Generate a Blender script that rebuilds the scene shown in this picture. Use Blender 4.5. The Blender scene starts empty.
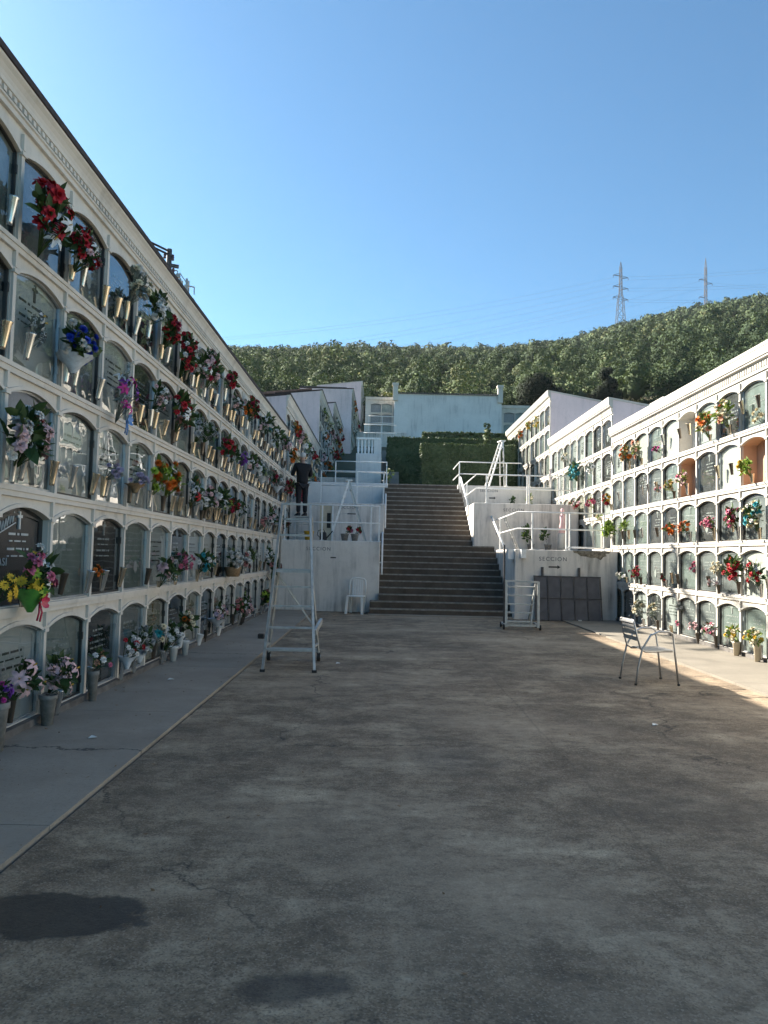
import bpy, math, random
import numpy as np
from mathutils import Vector, Matrix

R = math.radians
sc = bpy.context.scene
col = sc.collection
rnd = random.Random(7)

# ------------------------------------------------------------------ helpers
class MB:
    def __init__(s):
        s.v = []; s.f = []; s.m = []
    def add(s, vs, fs, m=0):
        o = len(s.v)
        s.v.extend([tuple(p) for p in vs])
        for f in fs:
            s.f.append([i + o for i in f]); s.m.append(m)
    def quad(s, a, b, c, d, m=0):
        s.add([a, b, c, d], [(0, 1, 2, 3)], m)
    def box(s, x0, x1, y0, y1, z0, z1, m=0):
        vs = [(x0,y0,z0),(x1,y0,z0),(x1,y1,z0),(x0,y1,z0),(x0,y0,z1),(x1,y0,z1),(x1,y1,z1),(x0,y1,z1)]
        s.add(vs, [(0,3,2,1),(4,5,6,7),(0,1,5,4),(1,2,6,5),(2,3,7,6),(3,0,4,7)], m)
    def bar(s, a, b, w, h=None, m=0, up=(0,0,1)):
        a = Vector(a); b = Vector(b); h = h or w
        d = (b - a).normalized(); u = Vector(up)
        if abs(d.dot(u)) > 0.98: u = Vector((0,1,0))
        x = d.cross(u).normalized(); y = x.cross(d).normalized()
        vs = []
        for p in (a, b):
            for sx, sy in ((-1,-1),(1,-1),(1,1),(-1,1)):
                vs.append(p + x*(sx*w/2) + y*(sy*h/2))
        s.add(vs, [(3,2,1,0),(4,5,6,7),(0,1,5,4),(1,2,6,5),(2,3,7,6),(3,0,4,7)], m)
    def tube(s, pts, r, n=8, m=0):
        pts = [Vector(p) for p in pts]
        rs = r if isinstance(r, (list, tuple)) else [r]*len(pts)
        o = len(s.v); prev = None
        for i, p in enumerate(pts):
            d = (pts[min(i+1,len(pts)-1)] - pts[max(i-1,0)]).normalized()
            if prev is None:
                u = Vector((0,0,1)) if abs(d.z) < .9 else Vector((1,0,0))
                x = d.cross(u).normalized()
            else:
                x = (prev - d*prev.dot(d)).normalized()
            prev = x; y = d.cross(x)
            for k in range(n):
                t = 2*math.pi*k/n
                s.v.append(tuple(p + x*(math.cos(t)*rs[i]) + y*(math.sin(t)*rs[i])))
        for i in range(len(pts)-1):
            for k in range(n):
                k2 = (k+1) % n
                s.f.append([o+i*n+k, o+i*n+k2, o+(i+1)*n+k2, o+(i+1)*n+k]); s.m.append(m)
        s.f.append([o+k for k in range(n)][::-1]); s.m.append(m)
        e = o+(len(pts)-1)*n
        s.f.append([e+k for k in range(n)]); s.m.append(m)
    def lathe(s, prof, c, n=12, m=0):
        o = len(s.v); c = Vector(c)
        for r, z in prof:
            for k in range(n):
                t = 2*math.pi*k/n
                s.v.append((c.x+r*math.cos(t), c.y+r*math.sin(t), c.z+z))
        for i in range(len(prof)-1):
            for k in range(n):
                k2 = (k+1) % n
                s.f.append([o+i*n+k, o+i*n+k2, o+(i+1)*n+k2, o+(i+1)*n+k]); s.m.append(m)
    def build(s, name, mats, parent=None, smooth=False):
        me = bpy.data.meshes.new(name)
        off = Vector((0,0,0)); p = parent
        while p is not None:
            off = off + p.location; p = p.parent
        v = [(a-off.x, b-off.y, c-off.z) for a, b, c in s.v] if off.length else s.v
        me.from_pydata(v, [], s.f)
        if not isinstance(mats, (list, tuple)): mats = [mats]
        for m in mats: me.materials.append(m)
        if len(mats) > 1: me.polygons.foreach_set('material_index', s.m)
        if smooth: me.polygons.foreach_set('use_smooth', [True]*len(s.f))
        me.update()
        o = bpy.data.objects.new(name, me); col.objects.link(o)
        if parent is not None: o.parent = parent
        return o

def tag(o, label=None, cat=None, group=None, kind=None):
    if label: o['label'] = label
    if cat: o['category'] = cat
    if group: o['group'] = group
    if kind: o['kind'] = kind
    return o
def thing(name, label, cat, loc=(0,0,0), group=None):
    o = bpy.data.objects.new(name, None); col.objects.link(o)
    o.location = loc; o.empty_display_size = .1
    return tag(o, label, cat, group)
def struct(o):
    o['kind'] = 'structure'; return o
def inst(name, me, parent, loc=(0,0,0), rot=None, scale=None):
    o = bpy.data.objects.new(name, me); col.objects.link(o)
    o.parent = parent; o.location = loc
    if rot is not None:
        o.rotation_euler = rot
    if scale is not None: o.scale = scale if isinstance(scale, tuple) else (scale,)*3
    return o
ORD = ['zeroth','first','second','third','fourth','fifth','sixth','seventh','eighth','ninth','tenth','eleventh','twelfth','thirteenth','fourteenth','fifteenth','sixteenth','seventeenth','eighteenth','nineteenth','twentieth']

# ------------------------------------------------------------------ materials
class NT:
    def __init__(s, name):
        s.m = bpy.data.materials.new(name); s.m.use_nodes = True
        s.t = s.m.node_tree; s.n = s.t.nodes; s.n.clear()
        s.out = s.n.new('ShaderNodeOutputMaterial')
    def lk(s, a, b): s.t.links.new(a, b)
    def setin(s, sock, v):
        if hasattr(v, 'is_linked') or isinstance(v, bpy.types.NodeSocket): s.lk(v, sock)
        else:
            if isinstance(v, tuple) and len(v) == 3 and sock.type == 'RGBA': v = v + (1,)
            sock.default_value = v
    def pos(s):
        return s.n.new('ShaderNodeNewGeometry').outputs['Position']
    def obj(s):
        return s.n.new('ShaderNodeTexCoord').outputs['Object']
    def vmul(s, vec, sc_):
        n = s.n.new('ShaderNodeVectorMath'); n.operation = 'MULTIPLY'
        s.lk(vec, n.inputs[0]); n.inputs[1].default_value = sc_; return n.outputs[0]
    def vadd(s, vec, v2):
        n = s.n.new('ShaderNodeVectorMath'); n.operation = 'ADD'
        s.lk(vec, n.inputs[0]); s.setin(n.inputs[1], v2); return n.outputs[0]
    def vlen(s, vec):
        n = s.n.new('ShaderNodeVectorMath'); n.operation = 'LENGTH'
        s.lk(vec, n.inputs[0]); return n.outputs['Value']
    def noise(s, vec, scale, detail=4, rough=.55, what='Fac'):
        n = s.n.new('ShaderNodeTexNoise'); s.lk(vec, n.inputs['Vector'])
        n.inputs['Scale'].default_value = scale; n.inputs['Detail'].default_value = detail
        n.inputs['Roughness'].default_value = rough
        return n.outputs[what]
    def voro(s, vec, scale, feature='F1', out='Distance'):
        n = s.n.new('ShaderNodeTexVoronoi'); s.lk(vec, n.inputs['Vector'])
        n.feature = feature; n.inputs['Scale'].default_value = scale
        return n.outputs[out]
    def ramp(s, fac, stops):
        n = s.n.new('ShaderNodeValToRGB'); s.lk(fac, n.inputs[0])
        cr = n.color_ramp
        while len(cr.elements) < len(stops): cr.elements.new(.5)
        for e, (p, c) in zip(cr.elements, stops):
            e.position = p
            if not isinstance(c, tuple): c = (c, c, c)
            e.color = c + (1,)
        return n.outputs[0]
    def mix(s, fac, a, b, mode='MIX'):
        n = s.n.new('ShaderNodeMix'); n.data_type = 'RGBA'; n.blend_type = mode
        s.setin(n.inputs[0], fac); s.setin(n.inputs[6], a); s.setin(n.inputs[7], b)
        return n.outputs[2]
    def math(s, op, a, b=0.0, c=None):
        n = s.n.new('ShaderNodeMath'); n.operation = op
        s.setin(n.inputs[0], a); s.setin(n.inputs[1], b)
        if c is not None: s.setin(n.inputs[2], c)
        return n.outputs[0]
    def sep(s, vec):
        n = s.n.new('ShaderNodeSeparateXYZ'); s.lk(vec, n.inputs[0]); return n.outputs
    def bsdf(s, color, rough=.8, metal=0.0, bump=None, bstr=.2, bdist=.01, spec=.5, sub=None):
        b = s.n.new('ShaderNodeBsdfPrincipled')
        s.setin(b.inputs['Base Color'], color); s.setin(b.inputs['Roughness'], rough)
        s.setin(b.inputs['Metallic'], metal); b.inputs['Specular IOR Level'].default_value = spec
        if bump is not None:
            n = s.n.new('ShaderNodeBump'); n.inputs['Strength'].default_value = bstr
            n.inputs['Distance'].default_value = bdist
            s.lk(bump, n.inputs['Height']); s.lk(n.outputs[0], b.inputs['Normal'])
        s.lk(b.outputs[0], s.out.inputs[0])
        return b

def simple(name, c, rough=.6, metal=0.0, var=.25, scale=30, spec=.5, bstr=0.0):
    t = NT(name); p = t.obj()
    f = t.noise(p, scale, 3)
    lo = tuple(max(0, x*(1-var)) for x in c); hi = tuple(min(1, x*(1+var)) for x in c)
    cc = t.ramp(f, [(.3, lo), (.7, hi)])
    t.bsdf(cc, rough, metal, f if bstr else None, bstr, .01, spec)
    return t.m

def plaster(name, c, grime=(.22,.20,.17), amount=.5, thr=.5, streak=1.0):
    t = NT(name); p = t.pos()
    big = t.noise(p, .7, 5, .6)
    fine = t.noise(p, 9, 6, .65)
    st = t.noise(t.vmul(p, (5.0, 5.0, .45)), 1.0, 5, .65)
    base = t.mix(t.ramp(big, [(.35, 0.0), (.7, 1.0)]), c, tuple(x*.86 for x in c))
    base = t.mix(t.ramp(fine, [(.5, 0.0), (.8, .5)]), base, tuple(x*.72 for x in c))
    g = t.math('MULTIPLY', t.ramp(st, [(thr, 0.0), (thr+.22, 1.0)]), t.ramp(big, [(.35, 0.0), (.62, 1.0)]))
    g = t.math('MULTIPLY', g, amount*streak)
    base = t.mix(g, base, grime)
    sp = t.ramp(t.noise(p, 38, 3, .7), [(.66, 0.0), (.74, .55*amount)])
    base = t.mix(sp, base, grime)
    t.bsdf(base, .85, 0, fine, .25, .01, .3)
    return t.m

M = {}
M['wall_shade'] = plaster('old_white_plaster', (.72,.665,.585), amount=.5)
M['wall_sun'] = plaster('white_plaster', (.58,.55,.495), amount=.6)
M['end_wall'] = plaster('lilac_shade_plaster', (.80,.66,.66), amount=.45)  # lilac cast of skylight on the shaded end walls put into their colour
M['terrace'] = plaster('stained_terrace_plaster', (.78,.73,.67), grime=(.13,.125,.115), amount=.75, thr=.46)
M['bluewall'] = plaster('pale_blue_plaster', (.78,.77,.74), grime=(.25,.27,.28), amount=.55)
M['mould'] = plaster('mould_plaster', (.74,.68,.60), amount=.4)
M['whitepaint'] = simple('white_painted_steel', (.78,.78,.76), .45, 0, .1, 12)
M['darkroof'] = simple('dark_roof_edge', (.05,.035,.03), .8, 0, .4, 20)  # dark brown carries the backlit shade of the roof edge in its colour
M['alu'] = simple('aluminium', (.42,.42,.42), .4, .85, .12, 14)
M['alu_dull'] = simple('dull_aluminium', (.42,.42,.40), .5, .5, .2, 14)
M['alu_frame'] = simple('anodised_frame', (.50,.52,.54), .35, .8, .15, 10)
M['bronze_frame'] = simple('dark_frame', (.06,.055,.05), .4, .5, .3, 10)
M['vase_gold'] = simple('pale_brass', (.66,.55,.40), .24, .9, .12, 10)
M['vase_steel'] = simple('steel_vase', (.62,.62,.60), .24, .9, .12, 10)
M['vase_dark'] = simple('dark_bronze_vase', (.12,.10,.08), .35, .7, .2, 10)
M['vase_white'] = simple('white_ceramic', (.72,.72,.70), .25, 0, .05, 10)
M['pot_grey'] = simple('grey_pot', (.22,.21,.19), .7, 0, .3, 20)
M['rubber'] = simple('black_rubber', (.02,.02,.02), .7, 0, .2, 20)
M['plastic_white'] = simple('white_plastic', (.78,.77,.73), .4, 0, .05, 6)
M['steel_dark'] = simple('rusty_dark_steel', (.085,.08,.08), .7, .3, .4, 18)
M['sheet_dark'] = simple('dark_sheet', (.085,.085,.095), .6, .2, .25, 7)
M['pylon'] = simple('galvanised_lattice', (.055,.055,.065), .6, .3, .2, 1)
M['insul'] = simple('insulator', (.09,.035,.03), .3, 0, .2, 20)
M['wire'] = simple('conductor', (.22,.24,.26), .6, .3, .1, 1)
M['trunk'] = simple('bark', (.09,.065,.045), .9, 0, .4, 14, bstr=.4)
M['yellow_plastic'] = simple('yellow_plastic', (.62,.36,.02), .45, 0, .1, 8)
M['beige'] = simple('beige_panel', (.55,.48,.36), .6, 0, .15, 8)
M['black'] = simple('black_paint', (.012,.012,.012), .6, 0, .2, 8)
M['stencil'] = simple('faded_stencil', (.10,.10,.11), .9, 0, .5, 60)
M['red_tile'] = simple('red_brick_coping', (.22,.13,.10), .85, 0, .35, 15)
M['lining'] = simple('raw_concrete_lining', (.11,.105,.10), .9, 0, .4, 9)
M['plinth'] = simple('dirty_plinth_concrete', (.13,.12,.11), .9, 0, .4, 7)
M['tan_in'] = plaster('bare_clay_lining', (.55,.36,.24), amount=.4)
M['white_in'] = plaster('white_lining', (.78,.75,.68), amount=.15)
M['paperwhite'] = simple('clear_film', (.62,.66,.70), .25, 0, .2, 20)
M['greenpaper'] = simple('green_paper', (.10,.32,.05), .5, 0, .3, 16)
M['redribbon'] = simple('red_ribbon', (.55,.03,.08), .35, 0, .2, 16)
M['blueribbon'] = simple('blue_ribbon', (.10,.25,.55), .35, 0, .2, 16)
M['purplefilm'] = simple('purple_ribbon', (.30,.05,.28), .35, 0, .2, 16)
M['wicker'] = simple('wicker', (.30,.20,.11), .8, 0, .5, 60)

def make_glass(name, tint, ior, rough, d0=.02, d1=.16):
    t = NT(name)
    tr = t.n.new('ShaderNodeBsdfTransparent'); tr.inputs[0].default_value = tint + (1,)
    gl = t.n.new('ShaderNodeBsdfGlossy'); gl.inputs['Roughness'].default_value = rough
    gl.inputs[0].default_value = (.96,.97,.98,1)
    # reflectance of a pane, the same from either side: f0 + (1-f0)(1-cos)^5
    gm = t.n.new('ShaderNodeNewGeometry'); dt = t.n.new('ShaderNodeVectorMath'); dt.operation = 'DOT_PRODUCT'
    t.lk(gm.outputs['Normal'], dt.inputs[0]); t.lk(gm.outputs['Incoming'], dt.inputs[1])
    om = t.math('SUBTRACT', 1.0, t.math('MINIMUM', t.math('ABSOLUTE', dt.outputs['Value']), 1.0))
    f0 = ior
    frv = t.math('ADD', f0, t.math('MULTIPLY', t.math('POWER', om, 4.0), 1-f0))
    n = t.noise(t.obj(), 2.2, 2)
    bp = t.n.new('ShaderNodeBump'); bp.inputs['Strength'].default_value = .04; bp.inputs['Distance'].default_value = .05
    t.lk(n, bp.inputs['Height']); t.lk(bp.outputs[0], gl.inputs['Normal'])
    # a film of dust on the pane
    df = t.n.new('ShaderNodeBsdfDiffuse'); df.inputs[0].default_value = (.5,.54,.51,1)
    dust = t.ramp(t.noise(t.pos(), 3.1, 5, .65), [(.35, d0), (.75, d1)])
    mx0 = t.n.new('ShaderNodeMixShader'); t.lk(dust, mx0.inputs[0]); t.lk(tr.outputs[0], mx0.inputs[1]); t.lk(df.outputs[0], mx0.inputs[2])
    mx = t.n.new('ShaderNodeMixShader')
    t.lk(frv, mx.inputs[0]); t.lk(mx0.outputs[0], mx.inputs[1]); t.lk(gl.outputs[0], mx.inputs[2])
    t.lk(mx.outputs[0], t.out.inputs[0])
    return t.m
M['glass'] = make_glass('window_glass', (.70,.735,.725), .12, .012, .0, .07)
M['glass_green'] = make_glass('greenish_glass', (.73,.775,.755), .08, .02, .03, .16)

def stone(name, c, c2, rough, scale=14):
    t = NT(name); p = t.obj()
    a = t.noise(p, scale, 6, .65); b = t.noise(p, scale*.25, 4)
    cc = t.mix(t.ramp(a, [(.35, 0.0), (.65, 1.0)]), c, c2)
    cc = t.mix(t.ramp(b, [(.4, 0.0), (.7, .5)]), cc, tuple(x*.6 for x in c))
    t.bsdf(cc, rough, 0)
    return t.m
M['marble'] = stone('white_marble', (.62,.63,.62), (.74,.74,.72), .3, 5)
M['granite'] = stone('grey_granite', (.20,.21,.21), (.32,.33,.33), .35, 40)
M['blackstone'] = stone('black_granite', (.012,.012,.014), (.03,.03,.032), .2, 40)
M['greenstone'] = stone('green_grey_marble', (.20,.24,.22), (.34,.39,.36), .3, 8)
M['cream_stone'] = stone('cream_marble', (.50,.44,.34), (.60,.54,.43), .35, 6)
M['letter_light'] = simple('engraved_white', (.6,.6,.58), .6, 0, .1, 10)
M['letter_gold'] = simple('bronze_letters', (.35,.25,.10), .35, .7, .15, 10)
M['letter_dark'] = simple('engraved_dark', (.06,.06,.06), .6, 0, .2, 10)

# courtyard concrete: exposed aggregate, pale patches for light off the panes, wet stains, cracks
def courtyard():
    t = NT('courtyard_concrete'); p = t.pos()
    agg = t.voro(p, 135, 'F1', 'Color')
    aggs = t.n.new('ShaderNodeSeparateColor'); t.lk(agg, aggs.inputs[0])
    f1 = t.noise(p, 24, 7, .75)
    f2 = t.noise(p, 2.6, 9, .76)
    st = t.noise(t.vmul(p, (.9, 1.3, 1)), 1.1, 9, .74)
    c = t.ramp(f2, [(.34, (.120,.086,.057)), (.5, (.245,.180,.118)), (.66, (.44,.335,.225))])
    c = t.mix(t.ramp(st, [(.50, 0.0), (.66, .85)]), c, (.62,.49,.335))  # pale patches painted in for sunlight thrown back by the niche glass
    c = t.mix(t.ramp(t.noise(t.vmul(p, (.8,.5,1)), .9, 5, .6), [(.5, 0.0), (.72, .75)]), c, (.095,.076,.056))
    c = t.mix(t.ramp(t.noise(p, .55, 4), [(.52, 0.0), (.75, .5)]), c, (.155,.115,.082))
    c = t.mix(t.ramp(aggs.outputs[0], [(.6, 0.0), (1.0, .45)]), c, (.48,.39,.295))
    c = t.mix(t.ramp(aggs.outputs[1], [(.55, 0.0), (1.0, .5)]), c, (.05,.040,.030))
    c = t.mix(t.ramp(f1, [(.5, 0.0), (.8, .6)]), c, (.055,.052,.048))
    c = t.mix(t.ramp(t.noise(t.vmul(p, (.7,1.0,1)), .42, 6, .6), [(.48, 0.0), (.64, .5)]), c, (.54,.42,.295))  # broader pale patches, the same reflected sunlight put into the colour
    mm = t.noise(t.vmul(p, (1.0,1.3,1)), 8.5, 7, .75)
    c = t.mix(t.ramp(mm, [(.34, .5), (.48, 0.0)]), c, (.09,.07,.05))
    c = t.mix(t.ramp(mm, [(.54, 0.0), (.70, .45)]), c, (.42,.345,.24))
    # cracks
    wv = t.vadd(p, t.vmul(t.noise(p, 2.2, 5, .6, 'Color'), (.9,.9,0)))
    e = t.voro(wv, .27, 'DISTANCE_TO_EDGE')
    cr = t.math('MULTIPLY', t.ramp(e, [(.0, 1.0), (.005, 0.0)]), t.ramp(t.noise(p, .8, 3), [(.42, 0.0), (.55, .8)]))
    c = t.mix(cr, c, (.03,.028,.025))
    # pour joints
    sx = t.sep(t.vadd(p, t.vmul(t.noise(p, 1.7, 3, .6, 'Color'), (.10,.10,0))))
    for ax, at_ in ((0, 1.42), (1, 7.05), (1, 13.3)):
        jn = t.math('ABSOLUTE', t.math('SUBTRACT', sx[ax], at_))
        c = t.mix(t.ramp(jn, [(.005, .22), (.014, 0.0)]), c, (.05,.042,.034))
    # wet stains with a shape of their own
    rough = .88
    wet = None
    for (cx, cy, rx, ry) in ((-1.30, 3.14, .46, .20), (-.27, 2.66, .27, .12), (.55, 5.6, .5, .45), (1.9, 4.6, .7, .35)):
        d = t.vlen(t.vmul(t.vadd(p, (-cx, -cy, 0.0)), (1/rx, 1/ry, 0)))
        d = t.math('ADD', d, t.math('MULTIPLY', t.math('SUBTRACT', t.noise(p, 3.6, 7, .66), .5), 1.5))
        k = 1.0 if ry < .25 and rx == .46 else (.82 if rx == .27 else .35)
        w = t.ramp(d, [(.87, k), (1.0, 0.0)] if k > .9 else [(.6, k), (1.0, 0.0)] if k > .5 else [(.5, k), (1.0, 0.0)])
        wet = w if wet is None else t.math('MAXIMUM', wet, w)
    c = t.mix(t.math('MULTIPLY', wet, .84), c, (.030,.024,.018))
    ro = t.math('SUBTRACT', .9, t.math('MULTIPLY', wet, .35))
    h = t.math('ADD', t.math('MULTIPLY', f1, .7), t.math('MULTIPLY', aggs.outputs[0], .5))
    t.bsdf(c, ro, 0, h, .55, .012, .35)
    return t.m
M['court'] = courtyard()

def pavement(name, c, crack=False):
    t = NT(name); p = t.pos()
    f2 = t.noise(p, 1.4, 6, .62); f1 = t.noise(p, 34, 5, .7)
    cc = t.ramp(f2, [(.3, tuple(x*.72 for x in c)), (.7, c)])
    cc = t.mix(t.ramp(f1, [(.5, 0.0), (.8, .5)]), cc, tuple(x*.6 for x in c))
    s_ = t.ramp(t.noise(p, 60, 2), [(.68, 0.0), (.72, .7)])
    cc = t.mix(s_, cc, tuple(x*.35 for x in c))
    if crack:
        sx = t.sep(t.vadd(p, t.vmul(t.noise(p, 3.5, 5, .65, 'Color'), (0,.42,0))))
        for at_ in (5.78, 11.1):
            e = t.math('ABSOLUTE', t.math('SUBTRACT', sx[1], at_))
            cc = t.mix(t.ramp(e, [(.006, .85), (.02, 0.0)]), cc, (.03,.027,.023))
    bl = t.ramp(t.noise(p, 1.1, 5, .6), [(.55, 0.0), (.68, .5)])
    cc = t.mix(bl, cc, tuple(x*.5 for x in c))
    t.bsdf(cc, .82, 0, f1, .3, .008, .4)
    return t.m
M['pave'] = pavement('grey_pavement', (.38,.325,.26), True)
M['pave_r'] = pavement('pale_pavement', (.265,.235,.19))
M['terr_floor'] = pavement('terrace_floor', (.34,.33,.31))

def stair_mat():
    t = NT('weathered_stair_concrete'); p = t.pos()
    f = t.noise(p, 3, 6, .65); f1 = t.noise(p, 40, 4, .7)
    c = t.ramp(f, [(.3, (.080,.064,.050)), (.7, (.145,.118,.092))])
    c = t.mix(t.ramp(f1, [(.5, 0.0), (.8, .6)]), c, (.04,.035,.03))
    t.bsdf(c, .9, 0, f1, .4, .01, .3)
    return t.m
M['stair'] = stair_mat()
M['nosing'] = simple('worn_nosing', (.25,.23,.20), .8, 0, .3, 12)

def earth():
    t = NT('dry_hillside'); p = t.pos()
    f = t.noise(p, .15, 6, .6); g = t.noise(p, 2.0, 5, .6)
    c = t.ramp(f, [(.35, (.05,.06,.025)), (.65, (.13,.11,.06))])
    c = t.mix(t.ramp(g, [(.4, 0.0), (.7, .6)]), c, (.04,.055,.02))
    t.bsdf(c, .95, 0, g, .5, .1)
    return t.m
M['earth'] = earth()

def leafmat(name, dark, light, attr=False, yellow=None, rough=.55, scale=1.3, trans=.25):
    t = NT(name)
    p = t.pos()
    f = t.noise(p, scale, 3)
    if attr:
        a = t.n.new('ShaderNodeAttribute'); a.attribute_name = 'tint'
        f = t.math('ADD', t.math('MULTIPLY', a.outputs['Fac'], .75), t.math('MULTIPLY', f, .25))
    stops = [(.2, dark), (.75, light)]
    if yellow: stops.append((.97, yellow))
    c = t.ramp(f, stops)
    b = t.n.new('ShaderNodeBsdfPrincipled'); t.lk(c, b.inputs['Base Color'])
    b.inputs['Roughness'].default_value = rough; b.inputs['Specular IOR Level'].default_value = .3
    tl = t.n.new('ShaderNodeBsdfTranslucent'); t.lk(t.mix(.5, c, (.10,.14,.02)), tl.inputs[0])
    mx = t.n.new('ShaderNodeMixShader'); mx.inputs[0].default_value = trans
    t.lk(b.outputs[0], mx.inputs[1]); t.lk(tl.outputs[0], mx.inputs[2]); t.lk(mx.outputs[0], t.out.inputs[0])
    return t.m
M['forest'] = leafmat('forest_leaves', (.032,.056,.026), (.085,.118,.052), True, (.17,.155,.07), trans=.12, rough=.9)
M['leaf_dark'] = leafmat('dark_evergreen', (.006,.012,.007), (.017,.028,.012), scale=1.0, rough=.95, trans=.05)
M['leaf_yel'] = leafmat('yellow_green_leaves', (.07,.085,.018), (.17,.17,.04), scale=1.0)
M['hedge'] = leafmat('hedge_leaves', (.052,.078,.036), (.10,.135,.058), scale=6, trans=.12)
M['leaf'] = leafmat('bouquet_leaves', (.022,.05,.018), (.07,.12,.035), scale=25, trans=.15)
M['leaf_lime'] = leafmat('fresh_leaves', (.09,.17,.03), (.25,.32,.07), scale=25)
M['leaf_grey'] = leafmat('grey_leaves', (.10,.13,.11), (.25,.28,.24), scale=25, trans=.1)

COL = dict(red=(.42,.015,.025), crimson=(.30,.012,.04), white=(.74,.72,.68), pink=(.62,.16,.25), palepink=(.70,.46,.46),
           purple=(.24,.06,.38), lilac=(.52,.46,.62), blue=(.02,.06,.48), orange=(.68,.17,.02), yellow=(.72,.46,.03),
           teal=(.03,.30,.34), cream=(.72,.64,.44), peach=(.76,.38,.24), magenta=(.55,.05,.28), lime=(.32,.45,.05), grey=(.42,.43,.43),
           dusty=(.42,.18,.17), ochre=(.45,.30,.10))
def petal_mat(c):
    k = 'petal_' + c
    if k not in M:
        t = NT(k); b0 = COL[c]
        f = t.noise(t.obj(), 2.0, 3)
        cc = t.ramp(f, [(.3, tuple(x*.7 for x in b0)), (.7, tuple(min(1, x*1.15) for x in b0))])
        b = t.bsdf(cc, .6, spec=.3)
        M[k] = t.m
    return M[k]
M['flowercore'] = simple('flower_centre', (.55,.33,.03), .7)

# ------------------------------------------------------------------ ground, terrain
XL, XR = -2.81, 5.64
Y1L, Y1R = 19.6, 18.4
def ridge(u):
    xs = [-1.2, -.45, -.2, .0, .15, .24, .31, .42, .50, .62, 1.2]
    ys = [.22, .255, .268, .274, .277, .291, .313, .342, .356, .36, .30]
    return float(np.interp(u, xs, ys))
RR = 400.0
def hz(x, y):
    if y < 23: z0 = 0.0
    elif y < 27: z0 = 3.75*(y-23)/4
    elif y < 29: z0 = 3.75
    else: z0 = 3.75 + (min(y, 65)-29)*(7.45/36)
    r = math.hypot(x, y)
    if y < 2: return -.06 + 0*z0
    u = max(-1.2, min(1.2, x/max(y, 1)))
    zr = ridge(u)*y/max(r,.1)*RR + 1.45 - 5.3
    if r > 65:
        t = (r-65)/(RR-65)
        b = 11.2*min(1, y/55) if y < 55 else 11.2
        if t <= 1: z = b + (zr-b)*t
        else: z = zr - (r-RR)*.25
        if y < 55: z = z0 + (z-z0)*max(0, (y-20)/35)
    else: z = z0
    return z - .06

def grid_axis(a): return sorted(set(a))
gx = [-420,-360,-300,-250,-200,-160,-130,-105,-85,-68,-55,-45,-37,-30,-24,-19,-15,-12,-9,-6,-4.5,-3,-1,1,3,5,6,7.5,9,12,15,19,24,30,37,45,55,68,85,105,130,160,190,220,250,280,310,340,380,430]
gy = [-120,-60,-30,-12,-4,0,2,5,10,15,20,22,23,24,25,26,27,28,29,31,34,38,42,47,53,59,65,72,80,90,102,116,132,150,170,192,215,240,265,290,315,340,365,385,400,415,440,480,540,620]
mb = MB()
for y in gy:
    for x in gx: mb.v.append((x, y, hz(x, y)))
nx = len(gx)
for j in range(len(gy)-1):
    for i in range(nx-1):
        mb.f.append([j*nx+i, j*nx+i+1, (j+1)*nx+i+1, (j+1)*nx+i]); mb.m.append(0)
o = mb.build('hillside', M['earth'], smooth=True); struct(o)

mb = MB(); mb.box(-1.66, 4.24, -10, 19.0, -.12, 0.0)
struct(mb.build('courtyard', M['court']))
mb = MB()
ys = [-8.0, -4.6, -1.2, 1.7, 4.05, 6.9, 9.6, 12.4, 15.2, 17.8, 19.55]
for a, b in zip(ys, ys[1:]): mb.box(XL-.05, -1.68, a+.004, b-.004, -.12, .022)
struct(mb.build('pavement', M['pave']))
mb = MB()
ys = [-8.0, -4, 0, 3.2, 6.3, 9.3, 12.2, 15.2, 18.38]
for a, b in zip(ys, ys[1:]): mb.box(4.26, XR+.05, a+.004, b-.004, -.12, .022)
struct(mb.build('pavement', M['pave_r']))

# ------------------------------------------------------------------ niche blocks
def outline(ha, zs, zsp, rise, sh=0.0, n=10):
    """opening outline in (y, z), counter-clockwise from lower left"""
    ha -= sh; zs += sh; zsp -= sh*.3
    pts = [(-ha, zs), (ha, zs), (ha, zsp)]
    for i in range(1, n):
        u = ha - 2*ha*i/n; t = u/ha
        pts.append((u, zsp + (rise-sh*.6)*(1-t*t)))
    pts.append((-ha, zsp))
    return pts

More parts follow.
